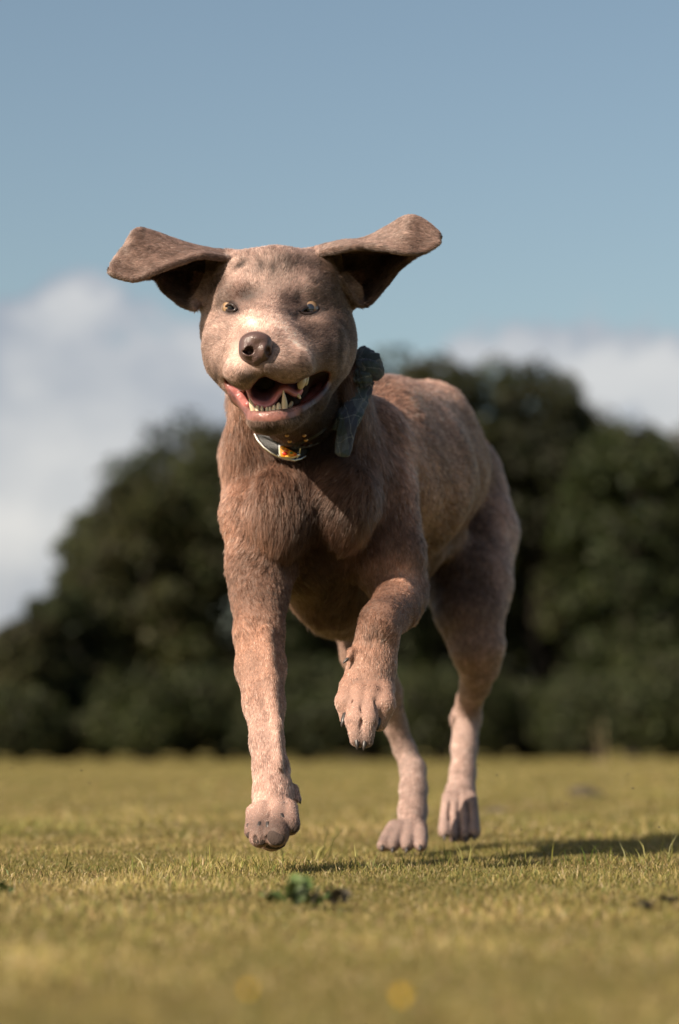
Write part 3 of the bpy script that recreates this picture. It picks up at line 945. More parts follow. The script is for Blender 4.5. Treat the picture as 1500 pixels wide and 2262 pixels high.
# tongue
m_tng, t_, b_ = pmat('tongue', (.45, .19, .2), .3, attr='coat'); b_.inputs['Subsurface Weight'].default_value = .25; b_.inputs['Subsurface Scale'].default_value = .004
rimp = [(547, 858), (550, 868), (554, 880), (563, 890), (576, 896), (590, 897), (601, 891), (611, 878), (622, 864), (632, 861), (643, 867), (653, 872), (661, 869), (666, 860)]
rows = []
for k, (dy, dd, sq) in enumerate(((3, .006, 1.0), (1, .000, 1.0), (-3, .001, 1.0), (-7, .006, .99), (-12, .012, .98), (-18, .019, .98), (-25, .028, .97), (-32, .045, .95))):
    rows.append([tuple(P(605 + (x - 605) * sq, y + dy - (0 if k < 3 else 2 * math.sin((x - 546) / 122 * math.pi)), TD + .006 + dd + .010 * ((x - 595) / 60) ** 2)) for x, y in rimp])
S = catmull(np.array(rows), 40, 60)
vt = S.reshape(-1, 3)
fq = [(i * 60 + j, i * 60 + j + 1, (i + 1) * 60 + j + 1, (i + 1) * 60 + j) for i in range(39) for j in range(59)]
me = mesh_np('tongue', vt, fq)
kk = np.repeat(np.linspace(0, 1, 40), 60)[:, None]
cc_ = np.array([.50, .20, .22]) * (1 - smooth01((kk - .34) / .12)) + np.array([.20, .10, .145]) * smooth01((kk - .34) / .12)
vcol(me, cc_ * (1 + .15 * noise3(vt, 300, 2, 2)[:, None]))
tg = link('tongue', me, m_tng, dog)
sm = tg.modifiers.new('thick', 'SOLIDIFY'); sm.thickness = .004; sm.offset = 0

for poly in (EYEP_L, EYEP_R):
    ring_ = []
    for i_ in range(len(poly)):
        for f_ in (0, .5):
            x_ = poly[i_][0] * (1 - f_) + poly[(i_ + 1) % len(poly)][0] * f_; y_ = poly[i_][1] * (1 - f_) + poly[(i_ + 1) % len(poly)][1] * f_
            mx_, my_ = sum(q[0] for q in poly) / len(poly), sum(q[1] for q in poly) / len(poly)
            dd_ = surf_depth(mx_ + (x_ - mx_) * 1.3, my_ + (y_ - my_) * 1.45) or 2.88
            ring_.append((P(x_, y_, dd_ - .0002), .0017))
    ring_.append(ring_[0])
    lathe_along('eyelid', ring_, m_lid, dog, 10)

m_claw, t_, b_ = pmat('claw_horn', (.030, .024, .022), .42)


def claw(*pts):
    lathe_along('claw', [(P(x, y, d), r * d / FPX) for x, y, d, r in pts], m_claw, dog, 12)


def on(x, y, off, r):
    d = surf_depth(x, y)
    return (x, y, (d if d else 2.9) + off, r)


def claw_at(x0, y0, x1, y1, r, out=.006):
    a = on(x0, y0, .002, r)
    d = a[2]
    claw(a, ((x0 * .6 + x1 * .4), (y0 * .6 + y1 * .4), d - out * .7, r * .95), ((x0 * .2 + x1 * .8), (y0 * .2 + y1 * .8), d - out, r * .6), (x1, y1, d - out, r * .15))


claw_at(763, 1578, 754, 1606, 6.5, .007); claw_at(836, 1588, 833, 1614, 6.5, .007)
claw_at(788, 1636, 789, 1656, 5, .003); claw_at(806, 1638, 803, 1658, 5, .003)
claw_at(773, 1451, 757, 1466, 4, .003)
claw_at(549, 1822, 547, 1838, 4.5); claw_at(574, 1818, 570, 1834, 5); claw_at(592, 1818, 592, 1836, 5); claw_at(621, 1800, 628, 1817, 5.5)
claw_at(659, 1760, 664, 1776, 4, .002)
for x, y in ((845, 1872), (868, 1876), (899, 1876), (929, 1872)): claw_at(x, y - 4, x - 2, y + 9, 4.5, .006)
for x, y in ((982, 1849), (1001, 1853), (1029, 1854), (1048, 1849)): claw_at(x, y - 3, x, y + 9, 4, .005)

m_pad, t_, b_ = pmat('pad_skin', (.045, .029, .023), .9)
tcn = N(t_, 'ShaderNodeTexCoord'); vr = N(t_, 'ShaderNodeTexVoronoi', _Scale=700.0); t_.links.new(tcn.outputs['Object'], vr.inputs['Vector']); bump(t_, b_, vr.outputs['Distance'], .6, .001)
for x, y, r in ((572, 1855, 19), (611, 1850, 20), (645, 1826, 18), (553, 1844, 10)):
    d = surf_depth(x, y - 4) or 2.8
    po = sphere('toe_pad', (0, 0, 0), r * .92 * d / FPX, m_pad, dog, 32, scl=(.95, .5, .88))
    pv = np.zeros(len(po.data.vertices) * 3, np.float32); po.data.vertices.foreach_get('co', pv); pv = pv.reshape(-1, 3)
    pv = pv * (1 + .16 * noise3(pv, 170, x, 2)[:, None]) + npv(P(x, y, d + .0050)); po.data.vertices.foreach_set('co', pv.astype(np.float32).ravel())
d = 2.84
sphere('heel_pad', P(606, 1862, 2.84), 26 * d / FPX, m_pad, dog, 28, scl=(1, .8, .55))
# ------------------------------------------------------------------ collar and bandana
def ring_path(c, p1, p2, n=96, off=.004):
    c, e1, e2 = npv(P(*c)), npv(P(*p1)), npv(P(*p2))
    e1 = e1 - c; e1 /= np.linalg.norm(e1); e2 = e2 - c; e2 -= e1 * (e1 @ e2); e2 /= np.linalg.norm(e2)
    nrm_ = np.cross(e1, e2); out = []; rr_ = []
    ts = np.arange(.03, .2, .0008)
    for i in range(n):
        a = 2 * math.pi * i / n; d = e1 * math.cos(a) + e2 * math.sin(a)
        pts = c + d * ts[:, None]
        idx = [np.clip(np.searchsorted(F.ax[k], pts[:, k]), 0, len(F.ax[k]) - 1) for k in range(3)]
        v = F.F[idx[0], idx[1], idx[2]]
        w = np.nonzero(v > 0)[0]; rr_.append(ts[w[0]] if len(w) else .11)
    rr_ = np.minimum(np.array(rr_), .13)
    for _ in range(10): rr_ = (np.roll(rr_, 1) + rr_ * 2 + np.roll(rr_, -1)) / 4
    for i in range(n):
        a = 2 * math.pi * i / n; d = e1 * math.cos(a) + e2 * math.sin(a)
        out.append((c + d * (rr_[i] + off), d))
    return out, nrm_


def strap(name, path, nrm_, width, thick, mat, parent, wob=0, seg=16):
    n = len(path); vt = []; fq = []
    for i, (p, d) in enumerate(path):
        for j in range(seg):
            a = 2 * math.pi * j / seg
            x, y = math.cos(a), math.sin(a)
            x = math.copysign(abs(x) ** .6, x); y = math.copysign(abs(y) ** .6, y)
            w_ = 1 + wob * math.sin(i * .55 + j) + wob * .6 * math.sin(i * .21 + 2 * j)
            vt.append(p + nrm_ * x * width / 2 * (1 + wob * math.sin(i * .3)) + d * y * thick / 2 * w_ + d * wob * .006 * math.sin(3 * a + i * .25))
    for i in range(n):
        for j in range(seg):
            k = (i + 1) % n; fq.append((i * seg + j, i * seg + (j + 1) % seg, k * seg + (j + 1) % seg, k * seg + j))
    me = mesh_np(name, vt, fq); o = link(name, me, mat, parent); return o


m_leather, t_, b_ = pmat('black_leather', (.010, .010, .010), .3)
b_.inputs['Specular IOR Level'].default_value = .3
nn = N(t_, 'ShaderNodeTexNoise', _Scale=400.0, _Detail=3.0); bump(t_, b_, nn.outputs['Fac'], .25, .001)
m_steel, _, _ = pmat('polished_steel', (.75, .74, .72), .18, Metallic=1.0)
m_brass, _, _ = pmat('brass', (.62, .36, .16), .3, Metallic=1.0)
cpth, cn_ = ring_path((655, 925, 3.04), (815, 815, 3.12), (625, 1000, 2.93), off=.006)
lowp = min(cpth, key=lambda q: q[0][1])[0]
cl = empty('collar', tuple(npv(P(625, 990, 2.95)))); tag(cl, 'black leather dog collar with steel fittings under the chin of the dog', 'dog collar')
def sink(path, f):
    out = []
    for p, d in path:
        x, y = to_px(p[None])
        out.append((p - d * f(float(x[0]), float(y[0]), p[1]), d))
    return out


ss = lambda x: float(smooth01(np.array(x)))
strap('strap', sink(cpth, lambda x, y, d: .014 if d < 3.12 else .006), cn_, .020, .004, m_leather, cl)


def plate(name, poly, dfun, thick, mat, parent, inset=.0):
    """solid plate with a rounded rim whose outline stands at these places"""
    n = len(poly); cx = sum(p[0] for p in poly) / n; cy = sum(p[1] for p in poly) / n
    rings = [(.0, 0.0), (.9, 0.0), (.97, .15), (1.0, .5), (.97, .85), (.9, 1.0), (.0, 1.0)]
    vt = []; fq = []
    for s_, t in rings:
        for x, y in poly:
            X, Y = cx + (x - cx) * max(s_, .001), cy + (y - cy) * max(s_, .001)
            vt.append(P(X, Y, dfun(X, Y) + t * thick))
    for i in range(len(rings) - 1):
        for j in range(n): fq.append((i * n + j, (i + 1) * n + j, (i + 1) * n + (j + 1) % n, i * n + (j + 1) % n))
    return link(name, mesh_np(name, vt, fq), mat, parent)


def dense(poly, m=6, rnd=2):
    out = []
    n = len(poly)
    for i in range(n):
        a, b = poly[i], poly[(i + 1) % n]
        out += [(a[0] + (b[0] - a[0]) * k / m, a[1] + (b[1] - a[1]) * k / m) for k in range(m)]
    for _ in range(rnd): out = [((out[i - 1][0] + 2 * out[i][0] + out[(i + 1) % len(out)][0]) / 4, (out[i - 1][1] + 2 * out[i][1] + out[(i + 1) % len(out)][1]) / 4) for i in range(len(out))]
    return out


d0 = min((surf_depth(x, y) or 9) for x, y in ((580, 975), (600, 990), (625, 995), (650, 1000), (670, 995)))
PD = d0 - .019
pf = lambda x, y: PD + .012 * ((x - 615) / 55) ** 2
OV = [(563, 959), (585, 960), (612, 969), (640, 975), (665, 982), (684, 992), (680, 1004), (665, 1012), (646, 1016), (620, 1010), (595, 996), (575, 979)]
plate('buckle_plate', dense(OV), pf, .005, m_leather, cl)
# steel rim along the lower edge of the plate
def wire(name, pts, r, mat, parent, closed=False, seg=8):
    P_ = [(Vector(p), r) for p in pts]
    if closed: P_.append(P_[0])
    return lathe_along(name, P_, mat, parent, seg)


lo_edge = [(563, 959), (570, 973), (583, 988), (598, 999), (614, 1008), (632, 1014), (650, 1017), (664, 1014), (674, 1008)]
wire('steel_rim', [P(x, y, pf(x, y) - .0005) for x, y in lo_edge], .0017, m_steel, cl)
ringc = npv(P(649, 985, PD + .004))
rp = [Vector(ringc + np.array([math.cos(a) * .0075, -.004 * math.sin(a), math.sin(a) * .0155])) for a in np.linspace(0, 6.283, 33)]
wire('ring', rp, .0011, m_steel, cl)
for x, y in ((634, 962), (640, 975), (672, 962), (676, 972)):
    plate('eyelet', [(x + 5 * math.cos(a), y + 3.6 * math.sin(a)) for a in np.linspace(0, 6.283, 12, endpoint=False)], lambda X, Y: (surf_depth(x, y) or 2.95) - .012, .002, m_brass, cl)

# wedge shaped enamel tag
m_enam, t_, b_ = pmat('orange_enamel', (.62, .22, .015), .25); b_.inputs['Coat Weight'].default_value = .6
m_red, _, _ = pmat('red_enamel', (.45, .03, .015), .25); m_grn, _, _ = pmat('green_enamel', (.08, .14, .02), .25); m_yel, _, _ = pmat('amber_enamel', (.75, .42, .06), .3)
tf = lambda x, y: PD - .004 - .0004 * (x - 615) / 20
TAG = [(614, 976), (668, 1005), (646, 1014), (616, 1013)]
tg_ = empty('pendant_tag', tuple(npv(P(630, 1000, PD))))
tg_.parent = cl; tg_.matrix_parent_inverse = Matrix.Translation(cl.location).inverted()
def sub(o):
    o.parent = tg_; o.matrix_parent_inverse = (Matrix.Translation(tg_.location)).inverted() if False else Matrix.Identity(4); return o
def tplate(name, poly, off, thick, mat):
    o = plate(name, poly, lambda x, y: tf(x, y) + off, thick, mat, None)
    o.parent = tg_; o.matrix_parent_inverse = Matrix.Translation(tg_.location).inverted()
tplate('steel_backing', dense(TAG, 8, 3), 0, .0026, m_steel)
INN = [(617, 981), (661, 1005), (645, 1010), (619, 1010)]
tplate('enamel_face', dense(INN, 8, 3), -.0006, .002, m_enam)
for x, y, a_, b_2, mt_ in ((629, 1002, 6.5, 4.2, m_red), (634, 995, 3.2, 2.4, m_red), (643.5, 1000, 4.2, 2.6, m_grn), (623, 990, 2.6, 3, m_yel), (652, 1005, 3, 1.8, m_red), (636, 1008, 7, 1.6, m_yel)):
    tplate('enamel_spot', [(x + a_ * math.cos(t), y + b_2 * math.sin(t)) for t in np.linspace(0, 6.283, 14, endpoint=False)], -.0011, .0012, mt_)

# bandana
m_cloth, t_, b_ = pmat('navy_plaid_cloth', (.03, .04, .055), .85)
b_.inputs['Sheen Weight'].default_value = .25
uvn = N(t_, 'ShaderNodeAttribute', attribute_name='weave')
sp = N(t_, 'ShaderNodeSeparateXYZ'); t_.links.new(uvn.outputs['Vector'], sp.inputs[0])


def stripes(src, freq, width, phase=0.0):
    f = fmath(t_, 'FRACT', fmath(t_, 'MULTIPLY_ADD', src, freq, phase))
    return fmath(t_, 'LESS_THAN', fmath(t_, 'ABSOLUTE', fmath(t_, 'SUBTRACT', f, .5)), width)


nn = N(t_, 'ShaderNodeTexNoise', _Scale=90.0, _Detail=4.0); tcn = N(t_, 'ShaderNodeTexCoord'); t_.links.new(tcn.outputs['Object'], nn.inputs['Vector'])
cA = mixc(t_, nn.outputs['Fac'], (.025, .034, .046), (.13, .16, .20))
cA = mixc(t_, stripes(sp.outputs['X'], 26, .26), cA, (.040, .062, .075))
cA = mixc(t_, stripes(sp.outputs['Y'], 22, .22, .3), cA, (.038, .048, .080))
dash = stripes(sp.outputs['Y'], 420, .34)
cA = mixc(t_, fmath(t_, 'MULTIPLY', stripes(sp.outputs['X'], 46, .018, .1), dash), cA, (.22, .24, .25))
dash2 = stripes(sp.outputs['X'], 420, .34)
cA = mixc(t_, fmath(t_, 'MULTIPLY', stripes(sp.outputs['Y'], 40, .018, .2), dash2), cA, (.22, .24, .25))
t_.links.new(cA, b_.inputs['Base Color'])
wv = N(t_, 'ShaderNodeTexNoise', _Scale=700.0, _Detail=2.0); t_.links.new(tcn.outputs['Object'], wv.inputs['Vector'])
bump(t_, b_, wv.outputs['Fac'], .5, .001)


def weave(me, uv):
    a = me.attributes.new('weave', 'FLOAT_VECTOR', 'POINT')
    v = np.zeros((len(uv), 3), np.float32); v[:, :2] = uv; a.data.foreach_set('vector', v.ravel())


bd = empty('bandana', tuple(npv(P(800, 830, 3.02)))); tag(bd, 'dark navy plaid bandana knotted round the neck of the dog', 'bandana')


def cloth_tube(name, secs, ncirc=72, nlen=90, fold=.16, seed=0, kf=6):
    """secs: (px, py, depth, half width px, half depth px, tilt deg); crumpled cloth roll"""
    rs = np.random.default_rng(seed)
    A = np.array([[*P(s[0], s[1], s[2]), s[3] * s[2] / FPX, s[4] * s[2] / FPX, DEG(s[5])] for s in secs])
    S = catmull(A[:, None, :3].repeat(2, 1), nlen, 2)[:, 0]
    t = np.linspace(0, len(A) - 1, nlen)
    W, D, Tt = (np.interp(t, np.arange(len(A)), A[:, k]) for k in (3, 4, 5))
    ang = np.linspace(0, 2 * math.pi, ncirc, endpoint=False)
    vt = np.empty((nlen, ncirc, 3)); uv = np.empty((nlen, ncirc, 2))
    acc = 0
    for i in range(nlen):
        tan = S[min(i + 1, nlen - 1)] - S[max(i - 1, 0)]; tan /= np.linalg.norm(tan) + 1e-9
        side = np.cross(tan, (0, 1, 0)); side /= np.linalg.norm(side); out = np.cross(tan, side)
        c_, s_ = math.cos(Tt[i]), math.sin(Tt[i]); side, out = side * c_ + out * s_, out * c_ - side * s_
        u = i / nlen
        rad_ = 1 + fold * (np.sin(kf * ang + 2.2 * math.sin(u * 5 + seed)) * .6 + .5 * np.sin((kf + 3) * ang - u * 9 + seed) + .35 * np.sin(2 * ang + u * 17))
        rad_ += fold * .8 * np.sin(u * 38 + 2 * np.sin(ang * 2) + seed) * np.clip(math.sin(u * math.pi * 1.3), .1, 1)
        end = min(1, (i + .2) / 3, (nlen - i - .8) / 3)
        end = max(end, .02) ** .5
        vt[i] = S[i] + (side[None] * (np.cos(ang) * W[i] * rad_ * end)[:, None] + out[None] * (np.sin(ang) * D[i] * rad_ * end)[:, None])
        acc += np.linalg.norm(S[i] - S[max(i - 1, 0)])
        uv[i, :, 0] = acc * .8 + .004 * np.sin(ang * 2); uv[i, :, 1] = ang * .012 + acc * .55
    f = [(i * ncirc + j, i * ncirc + (j + 1) % ncirc, (i + 1) * ncirc + (j + 1) % ncirc, (i + 1) * ncirc + j) for i in range(nlen - 1) for j in range(ncirc)]
    me = mesh_np(name, vt.reshape(-1, 3), f); weave(me, uv.reshape(-1, 2))
    return link(name, me, m_cloth, bd)


def sd(x, y, off): return (surf_depth(x, y) or 3.1) + off


bpth, bn_ = ring_path((655, 905, 3.05), (822, 800, 3.13), (640, 985, 2.97), off=.005)
bpth = sink(bpth, lambda x, y, d: .024 if d < 3.2 else .008)
o = strap('neck_band', bpth, bn_, .040, .010, m_cloth, bd, .12, 24)
weave(o.data, np.array([[i * .006, j * .002] for i in range(len(bpth)) for j in range(24)]))
dA, dB, dC = sd(800, 850, -.028), sd(770, 930, -.030), sd(756, 990, -.032)
cloth_tube('hanging_tail', [(808, 832, dA - .002, 19, 9, 0), (797, 862, dA, 24, 10, 6), (782, 898, (dA + dB) / 2, 25, 11, 0), (770, 935, dB, 22, 12, 0), (762, 972, (dB + dC) / 2, 19, 12, 0), (754, 1009, dC, 17, 10, 0)], fold=.13, seed=1)
cloth_tube('knot_tail', [(797, 768, dA + .012, 10, 7, 0), (806, 785, dA + .004, 22, 9, 10), (818, 806, dA - .004, 30, 11, 20), (832, 826, dA - .006, 22, 9, 30), (842, 836, dA - .004, 10, 5, 30)], fold=.09, seed=4, kf=3)
cloth_tube('folded_flap', [(790, 800, dA - .002, 8, 6, 0), (806, 806, dA - .010, 15, 8, 0), (824, 812, dA - .012, 17, 8, 0), (844, 822, dA - .006, 10, 5, 0)], fold=.08, seed=2, kf=3)
cloth_tube('knot', [(778, 836, dA + .008, 10, 8, 0), (792, 834, dA - .002, 20, 13, 0), (806, 832, dA - .008, 22, 14, 0), (818, 832, dA - .004, 12, 9, 0)], fold=.18, seed=9, kf=5)
cloth_tube('back_fold', [(800, 772, dA + .02, 6, 6, 0), (792, 795, dA + .014, 14, 9, 0), (780, 825, dA + .014, 22, 10, 0), (765, 870, dA + .02, 26, 10, 0), (748, 915, dB + .012, 22, 9, 0), (735, 950, dB + .012, 12, 6, 0)], fold=.16, seed=12)
# ------------------------------------------------------------------ ground
def ground_z(x, y):
    x = np.asarray(x, float); y = np.asarray(y, float)
    a = np.clip((y - 4) / 12, 0, 1)
    z = .0035 * (np.sin(x * 7 + 1) * np.sin(y * 5 + .5) + .6 * np.sin(x * 17 + y * 3) * np.sin(y * 13)) * np.exp(-((y - 3.1) / 1.2) ** 2 * 0)
    z = z + a * (.010 * np.sin(x * .55 + 1.2) * np.sin(y * .31) + .006 * np.sin(x * 1.3 + y * .7) - .045 + .010 * x * np.clip((60 - y) / 60, 0, 1) * (np.abs(x) < 40))
    z = z + .02 * np.exp(-((x - 1.0) / 1.2) ** 2 - ((y - 9) / 2.5) ** 2)
    return z - .004


gy = np.concatenate([np.linspace(-6, .6, 12, endpoint=False), np.geomspace(.6, 60, 260, endpoint=False), np.geomspace(60, 1500, 30)])
gx = np.concatenate([-np.geomspace(1200, 3, 40, endpoint=False), np.linspace(-3, 3, 160), np.geomspace(3.04, 1200, 40)])
GX, GY = np.meshgrid(gx, gy, indexing='ij')
GZ = np.where(GY < 100, ground_z(GX, GY), -.02)
GZ = np.where(np.abs(GX) > 45, -.02, GZ)
ny_ = len(gy)
ii, jj = np.meshgrid(np.arange(len(gx) - 1), np.arange(ny_ - 1), indexing='ij')
q = (ii * ny_ + jj).ravel()
me = mesh_np('ground', np.stack([GX, GY, GZ], -1).reshape(-1, 3), np.stack([q, q + ny_, q + ny_ + 1, q + 1], 1))
m_gr, t_, b_ = pmat('turf_soil', rough=.95)
b_.inputs['Specular IOR Level'].default_value = .1
tcn = N(t_, 'ShaderNodeTexCoord')
n1 = N(t_, 'ShaderNodeTexNoise', _Scale=2.2, _Detail=7.0, _Roughness=.65); t_.links.new(tcn.outputs['Object'], n1.inputs['Vector'])
n2_ = N(t_, 'ShaderNodeTexNoise', _Scale=38.0, _Detail=6.0, _Roughness=.7); t_.links.new(tcn.outputs['Object'], n2_.inputs['Vector'])
n3_ = N(t_, 'ShaderNodeTexNoise', _Scale=.35, _Detail=4.0); t_.links.new(tcn.outputs['Object'], n3_.inputs['Vector'])
r1 = N(t_, 'ShaderNodeMapRange', _From_Min=.38, _From_Max=.62); t_.links.new(n1.outputs['Fac'], r1.inputs['Value'])
r2 = N(t_, 'ShaderNodeMapRange', _From_Min=.35, _From_Max=.65); t_.links.new(n2_.outputs['Fac'], r2.inputs['Value'])
r3 = N(t_, 'ShaderNodeMapRange', _From_Min=.4, _From_Max=.6); t_.links.new(n3_.outputs['Fac'], r3.inputs['Value'])
c1 = mixc(t_, r2.outputs[0], (.08, .055, .02), (.225, .175, .055))
c2 = mixc(t_, fmath(t_, 'MULTIPLY', r1.outputs[0], .5), c1, (.14, .135, .035))
c3 = mixc(t_, fmath(t_, 'MULTIPLY', r3.outputs[0], .4), c2, (.185, .16, .05))
t_.links.new(c3, b_.inputs['Base Color'])
bump(t_, b_, n2_.outputs['Fac'], 1.0, .012)
o = link('ground', me, m_gr); tag(o, kind='structure')

# ------------------------------------------------------------------ grass
m_gs = bpy.data.materials.new('grass_blade'); m_gs.use_nodes = True
gt = m_gs.node_tree; gt.nodes.clear()
ga = N(gt, 'ShaderNodeAttribute', attribute_name='coat')
gd = N(gt, 'ShaderNodeBsdfPrincipled', _Roughness=.55); gd.inputs['Specular IOR Level'].default_value = .25
gtr = N(gt, 'ShaderNodeBsdfTranslucent'); gmx = N(gt, 'ShaderNodeMixShader', _Fac=.25); gmo = N(gt, 'ShaderNodeOutputMaterial')
gt.links.new(ga.outputs['Color'], gd.inputs['Base Color']); gt.links.new(ga.outputs['Color'], gtr.inputs['Color'])
gt.links.new(gd.outputs[0], gmx.inputs[1]); gt.links.new(gtr.outputs[0], gmx.inputs[2]); gt.links.new(gmx.outputs[0], gmo.inputs[0])
gr = np.random.default_rng(11)


def spot(x, y, cx, cy, rx, ry): return np.exp(-((x - cx) / rx) ** 2 - ((y - cy) / ry) ** 2)


def blades(n, y0, y1, p, side, hmin, hmax, wd, extra=None):
    if extra is not None:
        x, y = extra
    else:
        u = gr.random(n)
        y = (y0 ** p + (y1 ** p - y0 ** p) * u) ** (1 / p)
        x = (gr.random(n) * 2 - 1) * (.135 * y + side)
    n = len(x)
    patch = noise3(np.stack([x, y, 0 * x], 1), 5, 41, 3); patch2 = noise3(np.stack([x, y, 0 * x], 1), 16, 42, 2)
    h = (hmin + (hmax - hmin) * gr.random(n) ** 1.8) * (1 + .35 * patch2)
    th = gr.random(n) * 2 * math.pi
    lean = np.clip(gr.normal(.95, .45, n), .05, 1.5)
    dx, dy = np.cos(th), np.sin(th)
    w = wd * (.6 + .8 * gr.random(n))
    rot = gr.random(n) * math.pi
    sx, sy = np.cos(rot) * w, np.sin(rot) * w
    z = ground_z(x, y) - .001
    m = .5
    hm_, lm = h * m * np.cos(lean * .5), h * m * np.sin(lean * .5)
    ht, lt = hm_ + h * m * np.cos(np.clip(lean * 1.25, 0, 1.6)), lm + h * m * np.sin(np.clip(lean * 1.25, 0, 1.6))
    v = np.empty((n, 5, 3))
    v[:, 0] = np.stack([x - sx, y - sy, z], 1); v[:, 1] = np.stack([x + sx, y + sy, z], 1)
    v[:, 2] = np.stack([x + dx * lm + sx * .8, y + dy * lm + sy * .8, z + hm_], 1); v[:, 3] = np.stack([x + dx * lm - sx * .8, y + dy * lm - sy * .8, z + hm_], 1)
    v[:, 4] = np.stack([x + dx * lt, y + dy * lt, z + ht], 1)
    pal = np.array([[.27, .225, .070], [.19, .185, .05], [.38, .30, .135], [.12, .145, .035], [.22, .15, .065], [.50, .41, .25]])
    pr = np.stack([.34 + 0 * x, .22 + .18 * patch, .20 - .08 * patch, .10 + .10 * np.clip(patch, 0, 1), .10 - .05 * patch, .04 + 0 * x], 1)
    pr = np.clip(pr, .01, 1); pr = np.cumsum(pr / pr.sum(1, keepdims=True), 1)
    k = (gr.random(n)[:, None] > pr).sum(1); k = np.clip(k, 0, 5)
    patch3 = noise3(np.stack([x, y, 0 * x], 1), 2.2, 43, 3)
    c = np.array([.79, .765, .77]) * pal[k] * (.8 + .4 * gr.random(n))[:, None] * (1 + .22 * patch2 + .16 * patch3)[:, None]
    return v, c


def grass_mesh(parts):
    v = np.concatenate([a for a, _ in parts]); c = np.concatenate([b for _, b in parts])
    n = len(v)
    me = bpy.data.meshes.new('grass')
    me.vertices.add(n * 5); me.vertices.foreach_set('co', v.astype(np.float32).ravel())
    b5 = np.arange(n)[:, None] * 5
    li = np.concatenate([b5 + np.array([0, 1, 2, 3]), b5 + np.array([3, 2, 4])], 1).astype(np.int32)
    me.loops.add(li.size); me.loops.foreach_set('vertex_index', li.ravel())
    me.polygons.add(n * 2)
    ls = (np.arange(n)[:, None] * 7 + np.array([0, 4])).astype(np.int32)
    me.polygons.foreach_set('loop_start', ls.ravel())
    me.update(calc_edges=True)
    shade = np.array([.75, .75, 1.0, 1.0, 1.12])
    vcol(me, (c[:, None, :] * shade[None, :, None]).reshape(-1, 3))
    return me


def on_ground(px_, py_):
    d = CAM_H * FPX / (py_ - HZ)
    p = P(px_, py_, d); return p.x, p.y


tall = []
for (tx, ty, n_, r_, h0, h1) in ((702, 1893, 16, .008, .03, .062), (1075, 1905, 24, .02, .02, .045), (1125, 1900, 26, .03, .02, .04), (1010, 1898, 18, .02, .02, .035),
                                 (830, 1915, 22, .02, .015, .035), (740, 1912, 30, .03, .012, .03), (158, 1905, 5, .01, .03, .05), (965, 1893, 14, .02, .02, .035), (250, 1915, 40, .07, .015, .03),
                                 (390, 1912, 50, .06, .015, .03), (1250, 1905, 40, .05, .015, .035), (1400, 1900, 40, .06, .015, .035), (560, 1915, 20, .03, .012, .028), (905, 1902, 26, .02, .012, .03), (1480, 1900, 30, .05, .015, .04)):
    gx_, gy_ = on_ground(tx, ty)
    v_, c_ = blades(n_, 0, 0, 1, 0, h0, h1, .0007, (gr.normal(gx_, r_, n_), gr.normal(gy_, r_ * .7, n_)))
    tall.append((v_, c_ * np.array([.75, .9, .7])))
gparts = tall + [blades(80000, 1.0, 2.3, .3, .30, .004, .012, .0006), blades(200000, 2.3, 3.9, -1, .42, .003, .0125, .00048),
          blades(120000, 3.9, 9, -1, .5, .006, .018, .0010), blades(50000, 9, 36, -1, 1.5, .008, .022, .004)]
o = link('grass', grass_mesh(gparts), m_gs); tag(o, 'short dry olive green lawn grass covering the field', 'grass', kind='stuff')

# ------------------------------------------------------------------ small things in the grass
def leaf_mesh(name, L, W, lobes=0, curl=.3, seed=0):
    r = np.random.default_rng(seed)
    n = 9; v = []; f = []
    for i in range(n):
        t = i / (n - 1)
        w = W * math.sin(math.pi * min(1, t * .93 + .05)) ** .8 * (1 + lobes * .45 * math.sin(t * 19))
        z = L * curl * math.sin(t * 1.5) * .9
        for s_ in (-1, 0, 1):
            v.append((L * t * math.cos(curl * t), s_ * w, z + abs(s_) * w * .35 - (.1 * L * t * t if s_ else 0) + r.normal() * W * .05))
    for i in range(n - 1):
        for j in (0, 1):
            a = i * 3 + j; f.append((a, a + 1, a + 4, a + 3))
    return mesh_np(name, v, f)


def leafmat(name, c, rough=.5):
    m, t, b = pmat(name, c, rough)
    tcn = N(t, 'ShaderNodeTexCoord'); nn = N(t, 'ShaderNodeTexNoise', _Scale=140.0, _Detail=3.0); t.links.new(tcn.outputs['Object'], nn.inputs['Vector'])
    t.links.new(mixc(t, nn.outputs['Fac'], tuple(x * .55 for x in c), tuple(min(1, x * 1.45) for x in c)), b.inputs['Base Color'])
    return m


m_leaf = leafmat('weed_leaf', (.038, .058, .012)); m_leaf2 = leafmat('pale_weed_leaf', (.08, .12, .03))
m_dry = leafmat('withered_leaf', (.04, .032, .018), .8)


def plant(name, px_, py_, leaves, mats, label, cat, group=None, height=0):
    x, y = on_ground(px_, py_)
    root = empty(name, (x, y, float(ground_z(x, y))))
    tag(root, label, cat, group)
    for i, (az_, el_, L, W, dx, dy, dz, mi) in enumerate(leaves):
        me = leaf_mesh('leaf', L, W, 1, .5, i)
        o = bpy.data.objects.new('leaf', me); C.objects.link(o); me.materials.append(mats[mi]); o.parent = root
        o.location = (dx, dy, dz); o.rotation_euler = (random.uniform(-.5, .5), -DEG(el_), DEG(az_))
    return root


